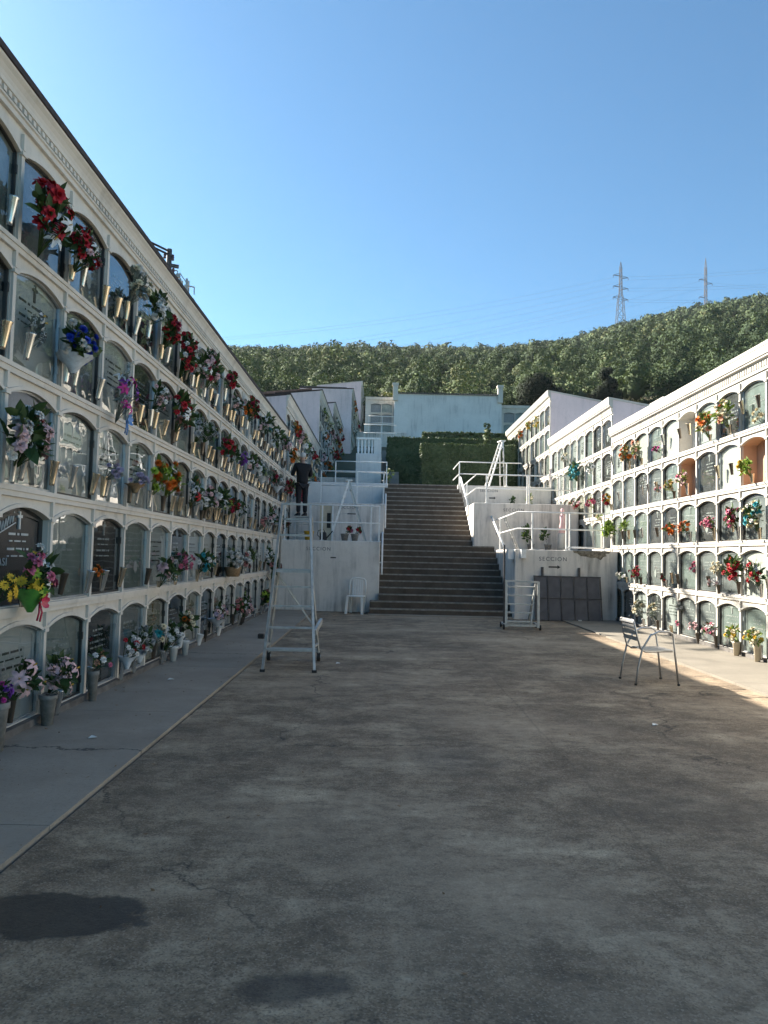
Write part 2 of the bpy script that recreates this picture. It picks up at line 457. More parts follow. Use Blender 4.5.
def niche_meshes(s, ha, zs, zsp, rise, ins):
    """shared meshes of a niche front: frame, pane, gravestones"""
    D = {}
    for fk in ('alu_frame', 'bronze_frame'):
        mb = MB(); a = outline(ha, zs, zsp, rise); b = outline(ha, zs, zsp, rise, .017)
        n = len(a)
        for i in range(n):
            j = (i+1) % n
            mb.quad((s*-ins,)+a[i], (s*-ins,)+a[j], (s*-ins,)+b[j], (s*-ins,)+b[i])
            mb.quad((s*-ins,)+b[i], (s*-ins,)+b[j], (s*-(ins+.02),)+b[j], (s*-(ins+.02),)+b[i])
        # hinge and lock
        mb.box(min(s*(-ins+.001), s*(-ins+.012)), max(s*(-ins+.001), s*(-ins+.012)), ha-.03, ha-.008, zs+.1, zs+.17)
        mb.box(min(s*(-ins+.001), s*(-ins+.012)), max(s*(-ins+.001), s*(-ins+.012)), ha-.03, ha-.008, zsp-.17, zsp-.1)
        mb.box(min(s*(-ins+.001), s*(-ins+.011)), max(s*(-ins+.001), s*(-ins+.011)), -ha+.006, -ha+.03, (zs+zsp)/2-.03, (zs+zsp)/2+.03)
        o = mb.build('frame_proto', M[fk]); D[fk] = o.data; bpy.data.objects.remove(o)
    for gk in ('glass', 'glass_green'):
        mb = MB(); b = outline(ha, zs, zsp, rise, .013)
        mb.add([(s*-(ins+.014),)+p for p in b], [tuple(range(len(b)))[::s]])
        o = mb.build('pane_proto', M[gk]); D[gk] = o.data; bpy.data.objects.remove(o)
    for sk, lk in (('marble','letter_dark'),('granite','letter_light'),('blackstone','letter_light'),('greenstone','letter_light'),('cream_stone','letter_gold'),('white_in','letter_dark'),('tan_in','letter_dark')):
        for var in range(3):
            rr = random.Random(hash_(sk)+var)
            mb = MB(); b = outline(ha, zs, zsp, rise, -.004)
            mb.add([(s*-(ins+.034),)+p for p in b], [tuple(range(len(b)))])
            if sk not in ('white_in', 'tan_in'):
                sd_ = ins+.034; e0, e1 = sorted((s*-sd_, s*-(sd_-.012))); f0, f1 = sorted((s*-(sd_-.0015), s*-(sd_-.006)))
                # raised border
                c = outline(ha, zs, zsp, rise, .05); d = outline(ha, zs, zsp, rise, .075)
                for i in range(len(c)):
                    j = (i+1) % len(c)
                    mb.quad((s*-(sd_-.010),)+c[i], (s*-(sd_-.010),)+c[j], (s*-(sd_-.010),)+d[j], (s*-(sd_-.010),)+d[i])
                # rows of small lettering blocks
                zz = zsp-.12
                for ln in range(3+var):
                    lim = ha*(.25+.35*rr.random()); y = -lim
                    hh = .011 if ln % 2 else .018
                    while y < lim:
                        w = .008+rr.random()*.012
                        mb.box(f0, f1, y, y+w, zz-hh, zz, 1); y += w+(.006 if rr.random() < .75 else .035)
                    zz -= .058
                if var == 1:   # cross
                    mb.box(e0, e1, -.012, .012, zsp-.09, zsp+.05, 1); mb.box(e0-.0005, e1+.0005, -.04, .04, zsp, zsp+.022, 1)
                if var == 2:   # oval portrait frame
                    cy = ha*.3; cz = zs+.25
                    mb.add([(s*-(sd_-.010), cy+.06*math.cos(k*math.pi/8), cz+.08*math.sin(k*math.pi/8)) for k in range(16)], [tuple(range(16))], 1)
            o = mb.build('stone_proto', [M[sk], M[lk]]); D[sk+str(var)] = o.data; bpy.data.objects.remove(o)
    return D
def hash_(s): return sum(ord(c)*(i+3) for i, c in enumerate(s))

def niche_block(label, s, X, y0, y1, zb, zr, nr, ph, yp, nc, pw, ztop, depth, wallm, endm,
                skip=lambda c, r: False, detail=True, kinds=None, seed=1, edge='dark', stones=None, glass='glass', dent=True, place=None, slope=.10, endcap=None, inset=.014, rowoff=0.0, lip=.12):
    top = thing('niche_block', label, 'burial niches', (0,0,0), 'burial niche blocks')
    ha = pw/2-.031; zs = .055; zsp = ph*.80; rise = ph*.09
    zt = zr+nr*ph
    P = lambda w, y, z: (X+s*w, y, z)
    W = MB(); rr = random.Random(seed)
    def fq(ya, yb, za, zc):
        if yb-ya > 1e-4 and zc-za > 1e-4: W.quad(P(0,ya,za), P(0,yb,za), P(0,yb,zc), P(0,ya,zc))
    for r in range(nr):
        ro = r*rowoff; fq(y0, yp+ro, zr+r*ph, zr+(r+1)*ph); fq(yp+nc*pw+ro, y1, zr+r*ph, zr+(r+1)*ph)
    fq(y0, y1, zb, zr); fq(y0, y1, zt, ztop-.01)
    ol = outline(ha, zs, zsp, rise)
    for c in range(nc):
        for r in range(nr):
            ya = yp+c*pw+r*rowoff; yc = ya+pw/2; za = zr+r*ph
            if skip(c, r):
                fq(ya, ya+pw, za, za+ph); continue
            fq(ya, ya+pw, za, za+zs)
            fq(ya, yc-ha, za+zs, za+ph); fq(yc+ha, ya+pw, za+zs, za+ph)
            arc = ol[2:]
            for p, q in zip(arc, arc[1:]):
                W.quad(P(0,yc+p[0],za+p[1]), P(0,yc+p[0],za+ph), P(0,yc+q[0],za+ph), P(0,yc+q[0],za+q[1]))
            n = len(ol)
            for i in range(n):
                j = (i+1) % n
                op = ((kinds or {}).get((c, r)) or '').endswith('!'); dp = -.36 if op else -(inset+.042)
                F_ = lambda w, q: P(w, yc+q[0], za+q[1])
                W.quad(F_(0,ol[i]), F_(0,ol[j]), F_(-inset-.012,ol[j]), F_(-inset-.012,ol[i]))
                W.quad(F_(-inset-.012,ol[i]), F_(-inset-.012,ol[j]), F_(dp,ol[j]), F_(dp,ol[i]), (4 if 'tan' in kinds[(c, r)] else 0) if op else 3)
            if not detail:
                W.add([P(-.12, yc+p[0], za+p[1]) for p in ol], [tuple(range(n))], 1 if rr.random() < .55 else 2)
    zbk = ztop-slope*depth
    W.build('wall', [wallm, M['greenstone'], M['granite'], M['lining'], M['tan_in']], top)
    E = MB()
    for y in (y0, y1):
        E.add([P(0,y,zb), P(0,y,ztop-.02), P(-depth,y,zbk-.02), P(-depth,y,zb)], [(0,1,2,3)])
    E.quad(P(-depth,y0,zb), P(-depth,y1,zb), P(-depth,y1,zbk-.02), P(-depth,y0,zbk-.02))
    E.build('end_wall', endm, top)
    # roof
    Rf = MB()
    lip = lip
    for (wa, wb, th) in ((lip, -depth-.03, .05),):
        za = ztop-.012 + (slope*-wa if False else 0)
        vs = []
        for y in (y0-.012, y1+.012):
            vs += [P(wa,y,ztop), P(wb,y,zbk-.02+.02), P(wb,y,zbk+th), P(wa,y,ztop+th)]
        Rf.add(vs, [(0,1,2,3),(4,7,6,5),(0,4,5,1),(1,5,6,2),(2,6,7,3),(3,7,4,0)])
    Rf.build('roof', M['darkroof'] if edge == 'dark' else wallm, top)
    # end coping of old brick
    if endcap:
        B = MB()
        for yy in (y0,):
            vs = []
            for wv, zv in ((-.35, ztop-.035), (-depth, zbk)):
                vs += [P(wv,yy-.03,zv+.055), P(wv,yy+.16,zv+.055), P(wv,yy+.16,zv+.12), P(wv,yy-.03,zv+.12)]
            B.add(vs, [(0,1,2,3),(7,6,5,4),(0,4,5,1),(1,5,6,2),(2,6,7,3),(3,7,4,0)])
        B.build('coping', endcap, top)
    # cornice profile (w, z) swept along the block
    C = MB()
    hc = ztop-zt
    if edge == 'dark':
        prof = [(.004,zt+.02),(.03,zt+.02),(.03,zt+hc*.22),(.045,zt+hc*.24),(.045,zt+hc*.30),(.022,zt+hc*.31),(.022,zt+hc*.50),(.05,zt+hc*.52),(.05,zt+hc*.57),(.052,zt+hc*.64),(.062,zt+hc*.74),(.082,zt+hc*.85),(.104,zt+hc*.93),(.106,ztop-.002)]
    else:
        prof = [(.004,zt+.005),(.024,zt+.005),(.024,zt+hc*.10),(.032,zt+hc*.11),(.032,zt+hc*.15),(.018,zt+hc*.16),(.018,zt+hc*.42),(.045,zt+hc*.44),(.045,zt+hc*.47),(.06,zt+hc*.50),(.088,zt+hc*.52),(.09,zt+hc*.60),(.108,zt+hc*.62),(.110,ztop-.002)]
    ns = max(1, int((y1-y0)/3))
    for (wa, za), (wb, z2) in zip(prof, prof[1:]):
        C.quad(P(wa,y0,za), P(wa,y1,za), P(wb,y1,z2), P(wb,y0,z2))
    for y in (y0, y1):
        C.add([P(0.004,y,prof[0][1])]+[P(w,y,z) for w, z in prof[1:]]+[P(.004,y,ztop-.002)], [tuple(range(len(prof)+1))])
    C.build('cornice', M['mould'] if edge == 'dark' else wallm, top)
    if dent:
        T = MB(); lo, hi = (.33, .47) if edge == 'dark' else (.165, .415)
        za, zc = zt+hc*lo, zt+hc*hi
        wi, wo = (.0225, .050) if edge == 'dark' else (.0185, .042)
        plan = [(wi, y0+.02)]; y = y0+.03
        while y < y1-.08:
            plan += [(wi, y), (wo, y), (wo, y+.042), (wi, y+.042)]; y += .078
        for wv, yv in plan: T.v += [P(wv, yv, za), P(wv, yv, zc)]
        for k in range(len(plan)-1):
            T.f.append([2*k, 2*k+2, 2*k+3, 2*k+1]); T.m.append(0)
        for k in range(1, len(plan)-3, 4):
            for q in (0, 1):
                T.f.append([2*(k+n_)+q for n_ in range(4)]); T.m.append(0)
        T.build('dentil_band', M['mould'] if edge == 'dark' else wallm, top)
    # mouldings: ledges between the rows, pilasters, arch rims
    Q = MB()
    for r in range(nr):
        z = zr+r*ph
        vis = [c for c in range(nc) if not skip(c, r)]
        if not vis: continue
        ya = yp+min(vis)*pw+r*rowoff; yb = yp+(max(vis)+1)*pw+r*rowoff
        a, b = sorted((X+s*.001, X+s*.028))
        Q.box(a, b, ya, yb, z-.030, z+.012)
        a, b = sorted((X+s*.001, X+s*.040)); Q.box(a, b, ya, yb, z+.012, z+.046)
        for c in vis:
            yc = yp+(c+.5)*pw+r*rowoff
            o1 = outline(ha, zs, zsp, rise)[2:]; o2 = outline(ha, zs, zsp, rise, -.035)[2:]
            for i in range(len(o1)-1):
                A, Bq, Cq, Dq = o1[i], o1[i+1], o2[i+1], o2[i]
                f = lambda w, p: P(w, yc+p[0], z+min(p[1], ph-.035))
                Q.quad(f(.018,A), f(.018,Bq), f(.018,Cq), f(.018,Dq))
                Q.quad(f(.018,A), f(.018,Bq), f(0,Bq), f(0,A)); Q.quad(f(.018,Dq), f(.018,Cq), f(0,Cq), f(0,Dq))
        if detail:
            for c in sorted(set(vis+[c+1 for c in vis])):
                y = yp+c*pw+r*rowoff
                a, b = sorted((X+s*.0015, X+s*.020)); Q.box(a, b, y-.024, y+.024, z+.046, z+zsp+.03)
                a, b = sorted((X+s*.0015, X+s*.034)); Q.box(a, b, y-.036, y+.036, z+zsp-.015, z+zsp+.015)
                a, b = sorted((X+s*.0012, X+s*.028)); Q.box(a, b, y-.016, y+.016, z+zsp+.03, z+ph-.03)
    Q.build('moulding', M['mould'] if edge == 'dark' else wallm, top)
    if zb < .5 and detail:
        G = MB(); a, b = sorted((X+s*.002, X+s*.058)); G.box(a, b, y0+.005, y1-.005, -.1, .078); G.build('plinth', M['plinth'], top)
    if detail:
        D = niche_meshes(s, ha, zs, zsp, rise, inset)
        kinds = kinds or {}
        for c in range(nc):
            for r in range(nr):
                if skip(c, r): continue
                yc = yp+(c+.5)*pw+r*rowoff; z = zr+r*ph
                k = kinds.get((c, r)) or rr.choices(*stones)[0]
                gl = True
                if k.endswith('!'): gl = False; k = k[:-1]
                var = rr.randrange(3)
                fk = 'bronze_frame' if rr.random() < .55 else 'alu_frame'
                if gl:
                    n = inst('niche_door', D[fk], top, (X, yc, z))
                    inst('pane', D[glass], n)
                    inst('gravestone', D[k+str(var)], n)
                else:
                    n = inst('gravestone', D[k+str(var)], top, (X-s*(.19 if k in ('white_in','tan_in') else .0), yc, z))
    if place:
        top.location = place[0]; top.rotation_euler = (0,0,place[1])
    return top

PHL, PWL = .915, .92
YPL = 3.71
ROFF = .036
stL = (['marble','granite','blackstone','greenstone','cream_stone'], [20,34,30,18,4])
stR = (['marble','granite','blackstone','greenstone','cream_stone','white_in'], [26,18,12,32,6,6])
kL = {(2,1):'blackstone!',(2,2):'granite',(3,1):'greenstone',(4,1):'blackstone',(5,1):'greenstone',(2,0):'marble',(3,0):'greenstone',(4,0):'blackstone',
      (3,2):'marble',(4,2):'marble',(2,3):'marble',(3,3):'granite',(4,3):'marble',(5,3):'blackstone',(2,4):'granite',(3,4):'granite',(4,4):'blackstone'}
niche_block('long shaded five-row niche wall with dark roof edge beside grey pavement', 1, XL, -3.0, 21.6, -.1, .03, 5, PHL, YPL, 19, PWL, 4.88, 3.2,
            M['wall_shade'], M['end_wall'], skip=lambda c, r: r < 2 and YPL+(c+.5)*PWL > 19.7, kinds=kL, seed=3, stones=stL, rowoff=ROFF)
PHR, PWR = .860, .845
YPR = 18.86-PWR*11
kR = {(7,4):'white_in!',(8-1,3):'tan_in!',(2,3):'tan_in!',(3,3):'white_in',(10,4):'greenstone',(6,4):'marble',(3,4):'blackstone',(2,4):'greenstone',(4,4):'granite',
      (7,2):'marble',(8,2):'blackstone',(5,2):'marble'}
kR = {}
def ckR(px_col, r, k): kR[(px_col, r)] = k
ckR(5, 4, 'white_in!'); ckR(5, 3, 'tan_in!'); ckR(2, 3, 'tan_in!'); ckR(3, 3, 'white_in'); ckR(2, 4, 'greenstone'); ckR(3, 4, 'blackstone'); ckR(4, 4, 'marble'); ckR(7, 2, 'blackstone'); ckR(4, 3, 'blackstone'); ckR(9, 4, 'blackstone')
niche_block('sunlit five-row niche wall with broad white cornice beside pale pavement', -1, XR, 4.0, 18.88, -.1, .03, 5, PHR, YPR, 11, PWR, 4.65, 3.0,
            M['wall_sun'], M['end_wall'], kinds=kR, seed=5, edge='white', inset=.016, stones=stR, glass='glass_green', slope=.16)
# second and third sunlit blocks, stepping up the slope
Y2 = 18.9
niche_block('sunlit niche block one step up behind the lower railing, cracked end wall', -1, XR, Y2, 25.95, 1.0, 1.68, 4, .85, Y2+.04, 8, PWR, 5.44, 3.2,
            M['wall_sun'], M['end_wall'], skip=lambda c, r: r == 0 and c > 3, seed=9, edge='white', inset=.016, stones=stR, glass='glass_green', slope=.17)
niche_block('highest sunlit niche block beside the round dark tree, plain lilac-shaded end wall', -1, XR, 26.0, 35.0, 3.0, 3.42, 4, .85, 26.04, 10, PWR*1.03, 7.15, 3.2,
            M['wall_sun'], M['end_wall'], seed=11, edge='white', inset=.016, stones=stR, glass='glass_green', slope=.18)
# shaded blocks up the slope
niche_block('shaded niche block standing directly above the first shaded wall', 1, XL, 21.62, 32.4, 1.5, 1.95, 4, .90, 21.7, 11, PWL, 5.93, 3.2,
            M['wall_shade'], M['end_wall'], skip=lambda c, r: r == 0 and c > 0, seed=13, stones=stL, endcap=M['red_tile'])
niche_block('tall niche block with lilac-shaded end wall, second step above the first shaded wall', 1, XL, 32.5, 41.1, 3.0, 3.42, 5, .91, 32.6, 9, PWL, 8.4, 3.4,
            M['wall_shade'], M['end_wall'], skip=lambda c, r: r == 0, seed=15, stones=stL, endcap=M['red_tile'])
niche_block('small far niche block whose end wall shows below a larger dark-eaved one', 1, XL, 41.2, 49.5, 4.5, 5.55, 4, PHL, 41.3, 8, PWL, 9.6, 1.1,
            M['wall_shade'], M['end_wall'], detail=False, seed=17, dent=False, endcap=M['red_tile'])
niche_block('far niche block with a dark eave across its white end wall', 1, -2.2, 49.6, 71.6, 6.5, 7.3, 5, PHL, 49.8, 23, PWL, 12.2, 3.4,
            M['wall_shade'], M['end_wall'], detail=False, seed=19, dent=False, slope=.0, endcap=M['steel_dark'])
niche_block('farthest pale niche block on the shaded side, rising under the forest', 1, -2.35, 72.5, 92, 8, 12.5, 5, PHL, 72.7, 20, PWL, 17.9, 4.2,
            M['wall_shade'], M['end_wall'], detail=False, seed=21, dent=False, slope=.12, edge='white')
# niche walls that face the stairs, far away
niche_block('small far niche block facing the stairs beside the big pale blue wall', 1, 0, 0, 2.45, 9.0, 11.95, 3, .93, .45, 2, .95, 15.15, 3,
            M['wall_shade'], M['end_wall'], detail=False, seed=23, dent=False, edge='white', place=((-1.75, 66.6, 0), -math.pi/2), slope=0)
niche_block('small far niche block half hidden behind the round dark tree', 1, 0, 0, 2.6, 9.0, 12.05, 2, 1.05, .3, 2, 1.0, 14.6, 3,
            M['wall_shade'], M['end_wall'], detail=False, seed=25, dent=False, edge='white', place=((9.95, 66.2, 0), -math.pi/2), slope=0)
# a further block seen only by its cornice end
t = thing('niche_block', 'white gabled block end peeping over the cracked end wall', 'burial niches', (9.2, 26, 0), 'burial niche blocks')
mb = MB(); mb.box(9.25, 12.5, 25.0, 34, 2, 6.55); mb.build('wall', M['wall_sun'], t)
mb = MB()
mb.add([(8.95,24.95,6.5),(9.3,24.95,6.35),(9.3,24.95,6.85),(9.1,24.95,6.85),(8.95,34,6.5),(9.3,34,6.35),(9.3,34,6.85),(9.1,34,6.85)], [(0,1,2,3),(7,6,5,4),(0,4,5,1),(1,5,6,2),(2,6,7,3),(3,7,4,0)])
mb.box(9.301, 9.62, 24.9, 25.3, 6.3, 6.86); mb.build('cornice', M['wall_sun'], t)

# ------------------------------------------------------------------ terraces, stairs
def wallbox(name, label, boxes, mat, cat='retaining wall', bev=.02):
    mb = MB()
    for b in boxes: mb.box(*b)
    o = mb.build(name, mat); tag(o, label, cat)
    m = o.modifiers.new('bevel', 'BEVEL'); m.width = bev; m.segments = 2; m.limit_method = 'ANGLE'
    return o
L1, L2, L3 = 1.79, 2.95, 3.84
R1, R2, R3 = 1.66, 3.0, 3.84
wl1 = wallbox('retaining_wall', 'lower stained white retaining wall behind the white plastic chair', [(XL+.012, -.06, Y1L, 22.6, -.1, L1)], M['terrace'])
wl2 = wallbox('retaining_wall', 'pale wall behind the tall A-frame ladder, above the plastic chair', [(XL+.062, .04, 22.6, 25.6, 0.5, L2)], M['terrace'])
wl3 = wallbox('retaining_wall', 'bluish wall below the uppermost railing on the shaded side', [(XL+.062, .14, 25.6, 31.0, 1.5, L3)], M['bluewall'])
wallbox('retaining_wall', 'small stained wall left of the short balustrade', [(-2.74, -1.16, 31.6, 32.4, 2.5, 4.6)], M['terrace'])
wl4 = wallbox('retaining_wall', 'pale blue wall carrying a short balustrade at the stair head', [(-1.15, -.12, 31.0, 36.0, 2.5, 5.55)], M['bluewall'])
wr1 = wallbox('retaining_wall', 'lower white retaining wall with arrow behind the leaning dark panels', [(3.17, XR-.012, Y1R, 21.9, -.1, R1)], M['terrace'])
wr2 = wallbox('retaining_wall', 'second pale retaining wall above the arrow wall, left of potted plants', [(2.58, XR-.062, 21.9, 25.5, 0.5, R2)], M['terrace'])
wr3 = wallbox('retaining_wall', 'short upper wall under the white stepladder beside the hedge', [(2.46, XR-.062, 25.5, 27.9, 1.5, R3-.02)], M['terrace'])
# broken plaster under the niche rail of the right terrace: bare concrete patch
mb = MB()
pts = [(4.55,1.655),(5.45,1.655),(5.42,1.60),(5.33,1.60),(5.36,1.54),(5.28,1.52),(5.22,1.44),(5.17,1.47),(5.10,1.50),(4.98,1.49),(4.86,1.52),(4.74,1.53),(4.66,1.59),(4.58,1.60)]
mb.add([(x, Y1R-.004, z) for x, z in pts], [tuple(range(len(pts)))])
o = mb.build('bare_patch', simple('bare_render', (.20,.17,.13), .95, 0, .6, 24, bstr=.5), wr1)

# stairs, 24 risers
st = MB(); nos = MB()
nst, rs_, tr_ = 24, .16, .305
ys0 = 18.72
for i in range(nst):
    y = ys0+i*tr_; z = (i+1)*rs_
    if i < 2: xa, xb = -.30, 3.17
    else:
        xa = -.06+.1*(y > 22.6)+.1*(y > 25.6); xb = 3.168 if y < 21.85 else (2.578 if y < 25.45 else 2.458)
    if i < 2: xa = -.28 if y+tr_ < 19.6 else -.06
    st.box(xa, xb, y, y+tr_+(.0 if i < nst-1 else .3), z-rs_-.25 if i else -.1, z)
    nos.box(xa+.004, xb-.004, y-.004, y+.035, z-.03, z+.003)
t = thing('staircase', 'broad concrete staircase climbing between the white terraces to the hedge', 'stairs', (1.5, ys0, 0))
st.build('steps', M['stair'], t); nos.build('nosing', M['nosing'], t)
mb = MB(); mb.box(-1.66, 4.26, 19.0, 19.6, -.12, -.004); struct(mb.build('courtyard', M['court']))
mb = MB(); mb.box(-.30, 3.15, 18.44, 18.71, -.1, .028); struct(mb.build('kerb', M['pave']))
mb = MB(); mb.box(.16, 2.45, 26.2, 33, 3.2, 3.842); mb.box(XL-.5, .13, 31.0, 31.0+.01, 3.0, 3.845); struct(mb.build('landing', M['terr_floor']))
wallbox('kerb_wall', 'low pale kerb wall along the foot of the clipped hedge', [(.45, 1.35, 28.2, 28.5, 3.7, 4.02)], M['terrace'], 'kerb')

# stencilled lettering and arrow
def text_mesh(txt, size, name, mat, loc, parent, ext=.001, rz=0.0):
    cu = bpy.data.curves.new('txt', 'FONT'); cu.body = txt; cu.size = size; cu.align_x = 'CENTER'; cu.extrude = ext
    cu.space_character = 1.25
    ob = bpy.data.objects.new('txt', cu); col.objects.link(ob)
    dg = bpy.context.evaluated_depsgraph_get()
    me = bpy.data.meshes.new_from_object(ob.evaluated_get(dg)); me.name = name
    bpy.data.objects.remove(ob); me.materials.clear(); me.materials.append(mat)
    o = bpy.data.objects.new(name, me); col.objects.link(o); o.parent = parent
    o.rotation_euler = (R(90), 0, rz); o.location = loc
    return o
text_mesh('SECCION', .135, 'lettering', M['stencil'], (4.08, Y1R-.003, 1.40), wr1)
text_mesh('SECCION', .125, 'lettering', M['stencil'], (-1.62, Y1L-.003, 1.53), wl1)
text_mesh('SECCION', .12, 'lettering', M['stencil'], (-1.02, 22.597, 2.78), wl2)
text_mesh('SECCION', .12, 'lettering', M['stencil'], (3.72, 21.897, 2.77), wr2)
text_mesh('SECCION', .12, 'lettering', M['stencil'], (3.5, 25.497, 3.62), wr3)
def arrow(x, y, z, L, parent, d=1):
    mb = MB(); a = L/2
    pts = [(-a,-.018),(a*.45,-.018),(a*.45,-.045),(a,0),(a*.45,.045),(a*.45,.018),(-a,.018)]
    mb.add([(x+d*p, y-.003, z+q) for p, q in pts], [tuple(range(7))])
    mb.build('arrow', M['black'], parent)
arrow(4.12, Y1R, 1.255, .29, wr1)
arrow(3.62, 25.5, 3.42, .22, wr3)
mb = MB(); mb.box(-1.31, -1.17, Y1L-.004, Y1L-.001, 1.34, 1.37); mb.build('mark', M['black'], wl1)
mb = MB(); mb.box(-1.05, -.80, 22.596, 22.599, 2.62, 2.65); mb.build('mark', M['black'], wl2)

# ------------------------------------------------------------------ railings
def railing(label, runs, posts, r=.017, zs=()):
    """runs: list of polylines for rails, posts: list of (x,y,z0,z1)"""
    x = sum(p[0] for p in posts)/len(posts); y = sum(p[1] for p in posts)/len(posts)
    t = thing('railing', label, 'railing', (x, y, min(p[2] for p in posts)), 'white terrace railings')
    for pl in runs:
        mb = MB(); mb.tube(pl, r, 8); mb.build('rail', M['whitepaint'], t, True)
    for p in posts:
        mb = MB(); mb.bar((p[0],p[1],p[2]-.06), (p[0],p[1],p[3]), .034, .034); mb.box(p[0]-.05, p[0]+.05, p[1]-.05, p[1]+.05, p[2]-.002, p[2]+.01)
        mb.build('post', M['whitepaint'], t)
    return t
railing('white railing on the lower shaded terrace, above the plastic chair',
        [[(-2.5,19.68,L1+.90),(-.08,19.68,L1+.90),(-.10,22.3,L1+.90)], [(-2.5,19.68,L1+.46),(-.08,19.68,L1+.46),(-.10,22.3,L1+.46)]],
        [(-2.5,19.68,L1,L1+.9),(-1.55,19.68,L1,L1+.9),(-.30,19.68,L1,L1+.9),(-.085,19.69,L1,L1+.9),(-.10,21.0,L1,L1+.9),(-.10,22.3,L1,L1+.9)])
railing('white railing on the middle shaded terrace, behind the tall A-frame ladder',
        [[(-1.85,22.68,L2+.95),(.02,22.68,L2+.95),(.0,25.3,L2+.95)], [(-1.85,22.68,L2+.52),(.02,22.68,L2+.52),(.0,25.3,L2+.52)]],
        [(-1.85,22.68,L2,L2+.95),(-.78,22.68,L2,L2+.95),(.0,22.70,L2,L2+.95),(.0,24.9,L2,L2+.95)])
railing('uppermost white railing on the shaded side, below the balustrade',
        [[(-1.62,25.7,L3+.72),(.10,25.7,L3+.72)], [(-1.62,25.7,L3+.36),(.10,25.7,L3+.36)]],
        [(-1.62,25.7,L3,L3+.72),(.09,25.7,L3,L3+.72),(.11,28.0,L3,L3+.7)])
# handrails bolted to the stair side of the terraces
for k, (a, b, lab) in enumerate(((( .0,19.9,.95),(.0,20.3,2.05),'slim white grab post beside lower stair flight, shaded side'), ((.07,22.9,2.1),(.07,23.2,3.3),'slim white grab post beside upper stair flight, shaded side'))):
    mb = MB(); mb.tube([(a[0],a[1],a[2]),(a[0],a[1]+.05,a[2]+.1),(b[0],b[1],b[2])], .025, 8)
    mb.bar((a[0]-.06,a[1]+.1,a[2]+.3),(a[0],a[1]+.1,a[2]+.3),.03)
    tag(mb.build('grab_post', M['whitepaint'], None, True), lab, 'grab post')
railing('white railing on the lower sunlit terrace, above the arrow',
        [[(3.24,22.0,R1+.86),(3.24,18.5,R1+.90),(5.32,18.5,R1+.90)], [(3.24,22.0,R1+.46),(3.24,18.5,R1+.50),(5.32,18.5,R1+.50)], [(4.45,18.5,R1+.07),(5.32,18.5,R1+.07)]],
        [(3.60,18.5,R1,R1+.9),(4.42,18.5,R1,R1+.9),(4.50,18.5,R1,R1+.9),(5.32,18.5,R1,R1+.9),(3.24,21.2,R1,R1+.88)])
railing('white railing on the middle sunlit terrace, before the potted plants',
        [[(2.64,25.2,R2+.8),(2.66,22.0,R2+.82),(5.4,22.0,R2+.82)], [(2.64,25.2,R2+.4),(2.66,22.0,R2+.42),(5.4,22.0,R2+.42)]],
        [(2.95,22.0,R2,R2+.82),(4.12,22.0,R2,R2+.82),(4.18,22.0,R2,R2+.82),(5.05,22.0,R2,R2+.82),(2.65,24.4,R2,R2+.8)])
railing('uppermost white railing on the sunlit side, in front of the hedge',
        [[(2.50,27.6,R3+.75),(2.52,25.65,R3+.78),(4.6,25.65,R3+.78)], [(2.50,27.6,R3+.36),(2.52,25.65,R3+.38),(4.6,25.65,R3+.38)]],
        [(2.52,25.65,R3,R3+.78),(2.53,25.72,R3,R3+.78),(4.1,25.65,R3,R3+.78)])
for a, b, lab in (((3.12,19.7,1.72),(3.10,22.3,2.75),'sloping white handrail at the corner of the arrow wall'), ((2.53,22.9,3.0),(2.52,25.2,4.05),'sloping white handrail beside the middle sunlit terrace')):
    mb = MB(); mb.tube([a, b], .03, 8); mb.bar((a[0],a[1],a[2]-.35),(a[0],a[1],a[2]),.04); mb.bar((b[0],b[1],b[2]-.5),(b[0],b[1],b[2]),.04)
    tag(mb.build('handrail', M['whitepaint'], None, True), lab, 'handrail')
mb = MB(); mb.box(3.02, 3.165, 18.5, 18.75, 1.42, 1.66); mb.box(3.30, 3.42, 18.28, 18.398, 1.45, 1.66)
tag(mb.build('wall_bracket', M['whitepaint']), 'chunky white mounting blocks at the corner of the arrow wall', 'bracket')

# balustrade and upper left steps
t = thing('balustrade', 'short white balustrade at the head of the shaded terraces', 'balustrade', (-.9, 31.1, 5.55))
mb = MB(); mb.box(-1.13, -.15, 31.02, 31.2, 6.12, 6.2); mb.build('top_rail', M['whitepaint'], t)
for k in range(5):
    mb = MB(); mb.lathe([(.03,0),(.05,.1),(.055,.2),(.03,.35),(.035,.5),(.05,.57)], (-1.06+.14*k, 31.1, 5.55), 8); mb.build('baluster', M['whitepaint'], t, True)
mb = MB(); mb.box(-.43, -.14, 31.03, 31.19, 5.551, 6.119); mb.build('pier', M['bluewall'], t)
us = MB()
for i in range(10): us.box(-.11, .62, 31.5+i*.32, 31.5+i*.32+.33, 3.6, 4.6+i*.17)
tag(us.build('side_steps', M['terr_floor']), 'narrow pale steps between balustrade pier and the clipped hedge', 'steps')
for k, (yy, zz) in enumerate(((45, 9.1), (56, 11.6))):
    railing(('lower','upper')[k]+' thin far railing in front of the small far niche block', [[(-1.25,yy,zz+.0),(.7,yy,zz+.0)],[(-1.25,yy,zz-.5),(.7,yy,zz-.5)]], [(-1.2,yy,zz-2,zz),(-.2,yy,zz-2,zz),(.65,yy,zz-2,zz)], r=.028)
wallbox('retaining_wall', 'far low grey wall under the far railings', [(-2.15, 1.6, 57, 58, 8, 10.6)], M['terrace'])

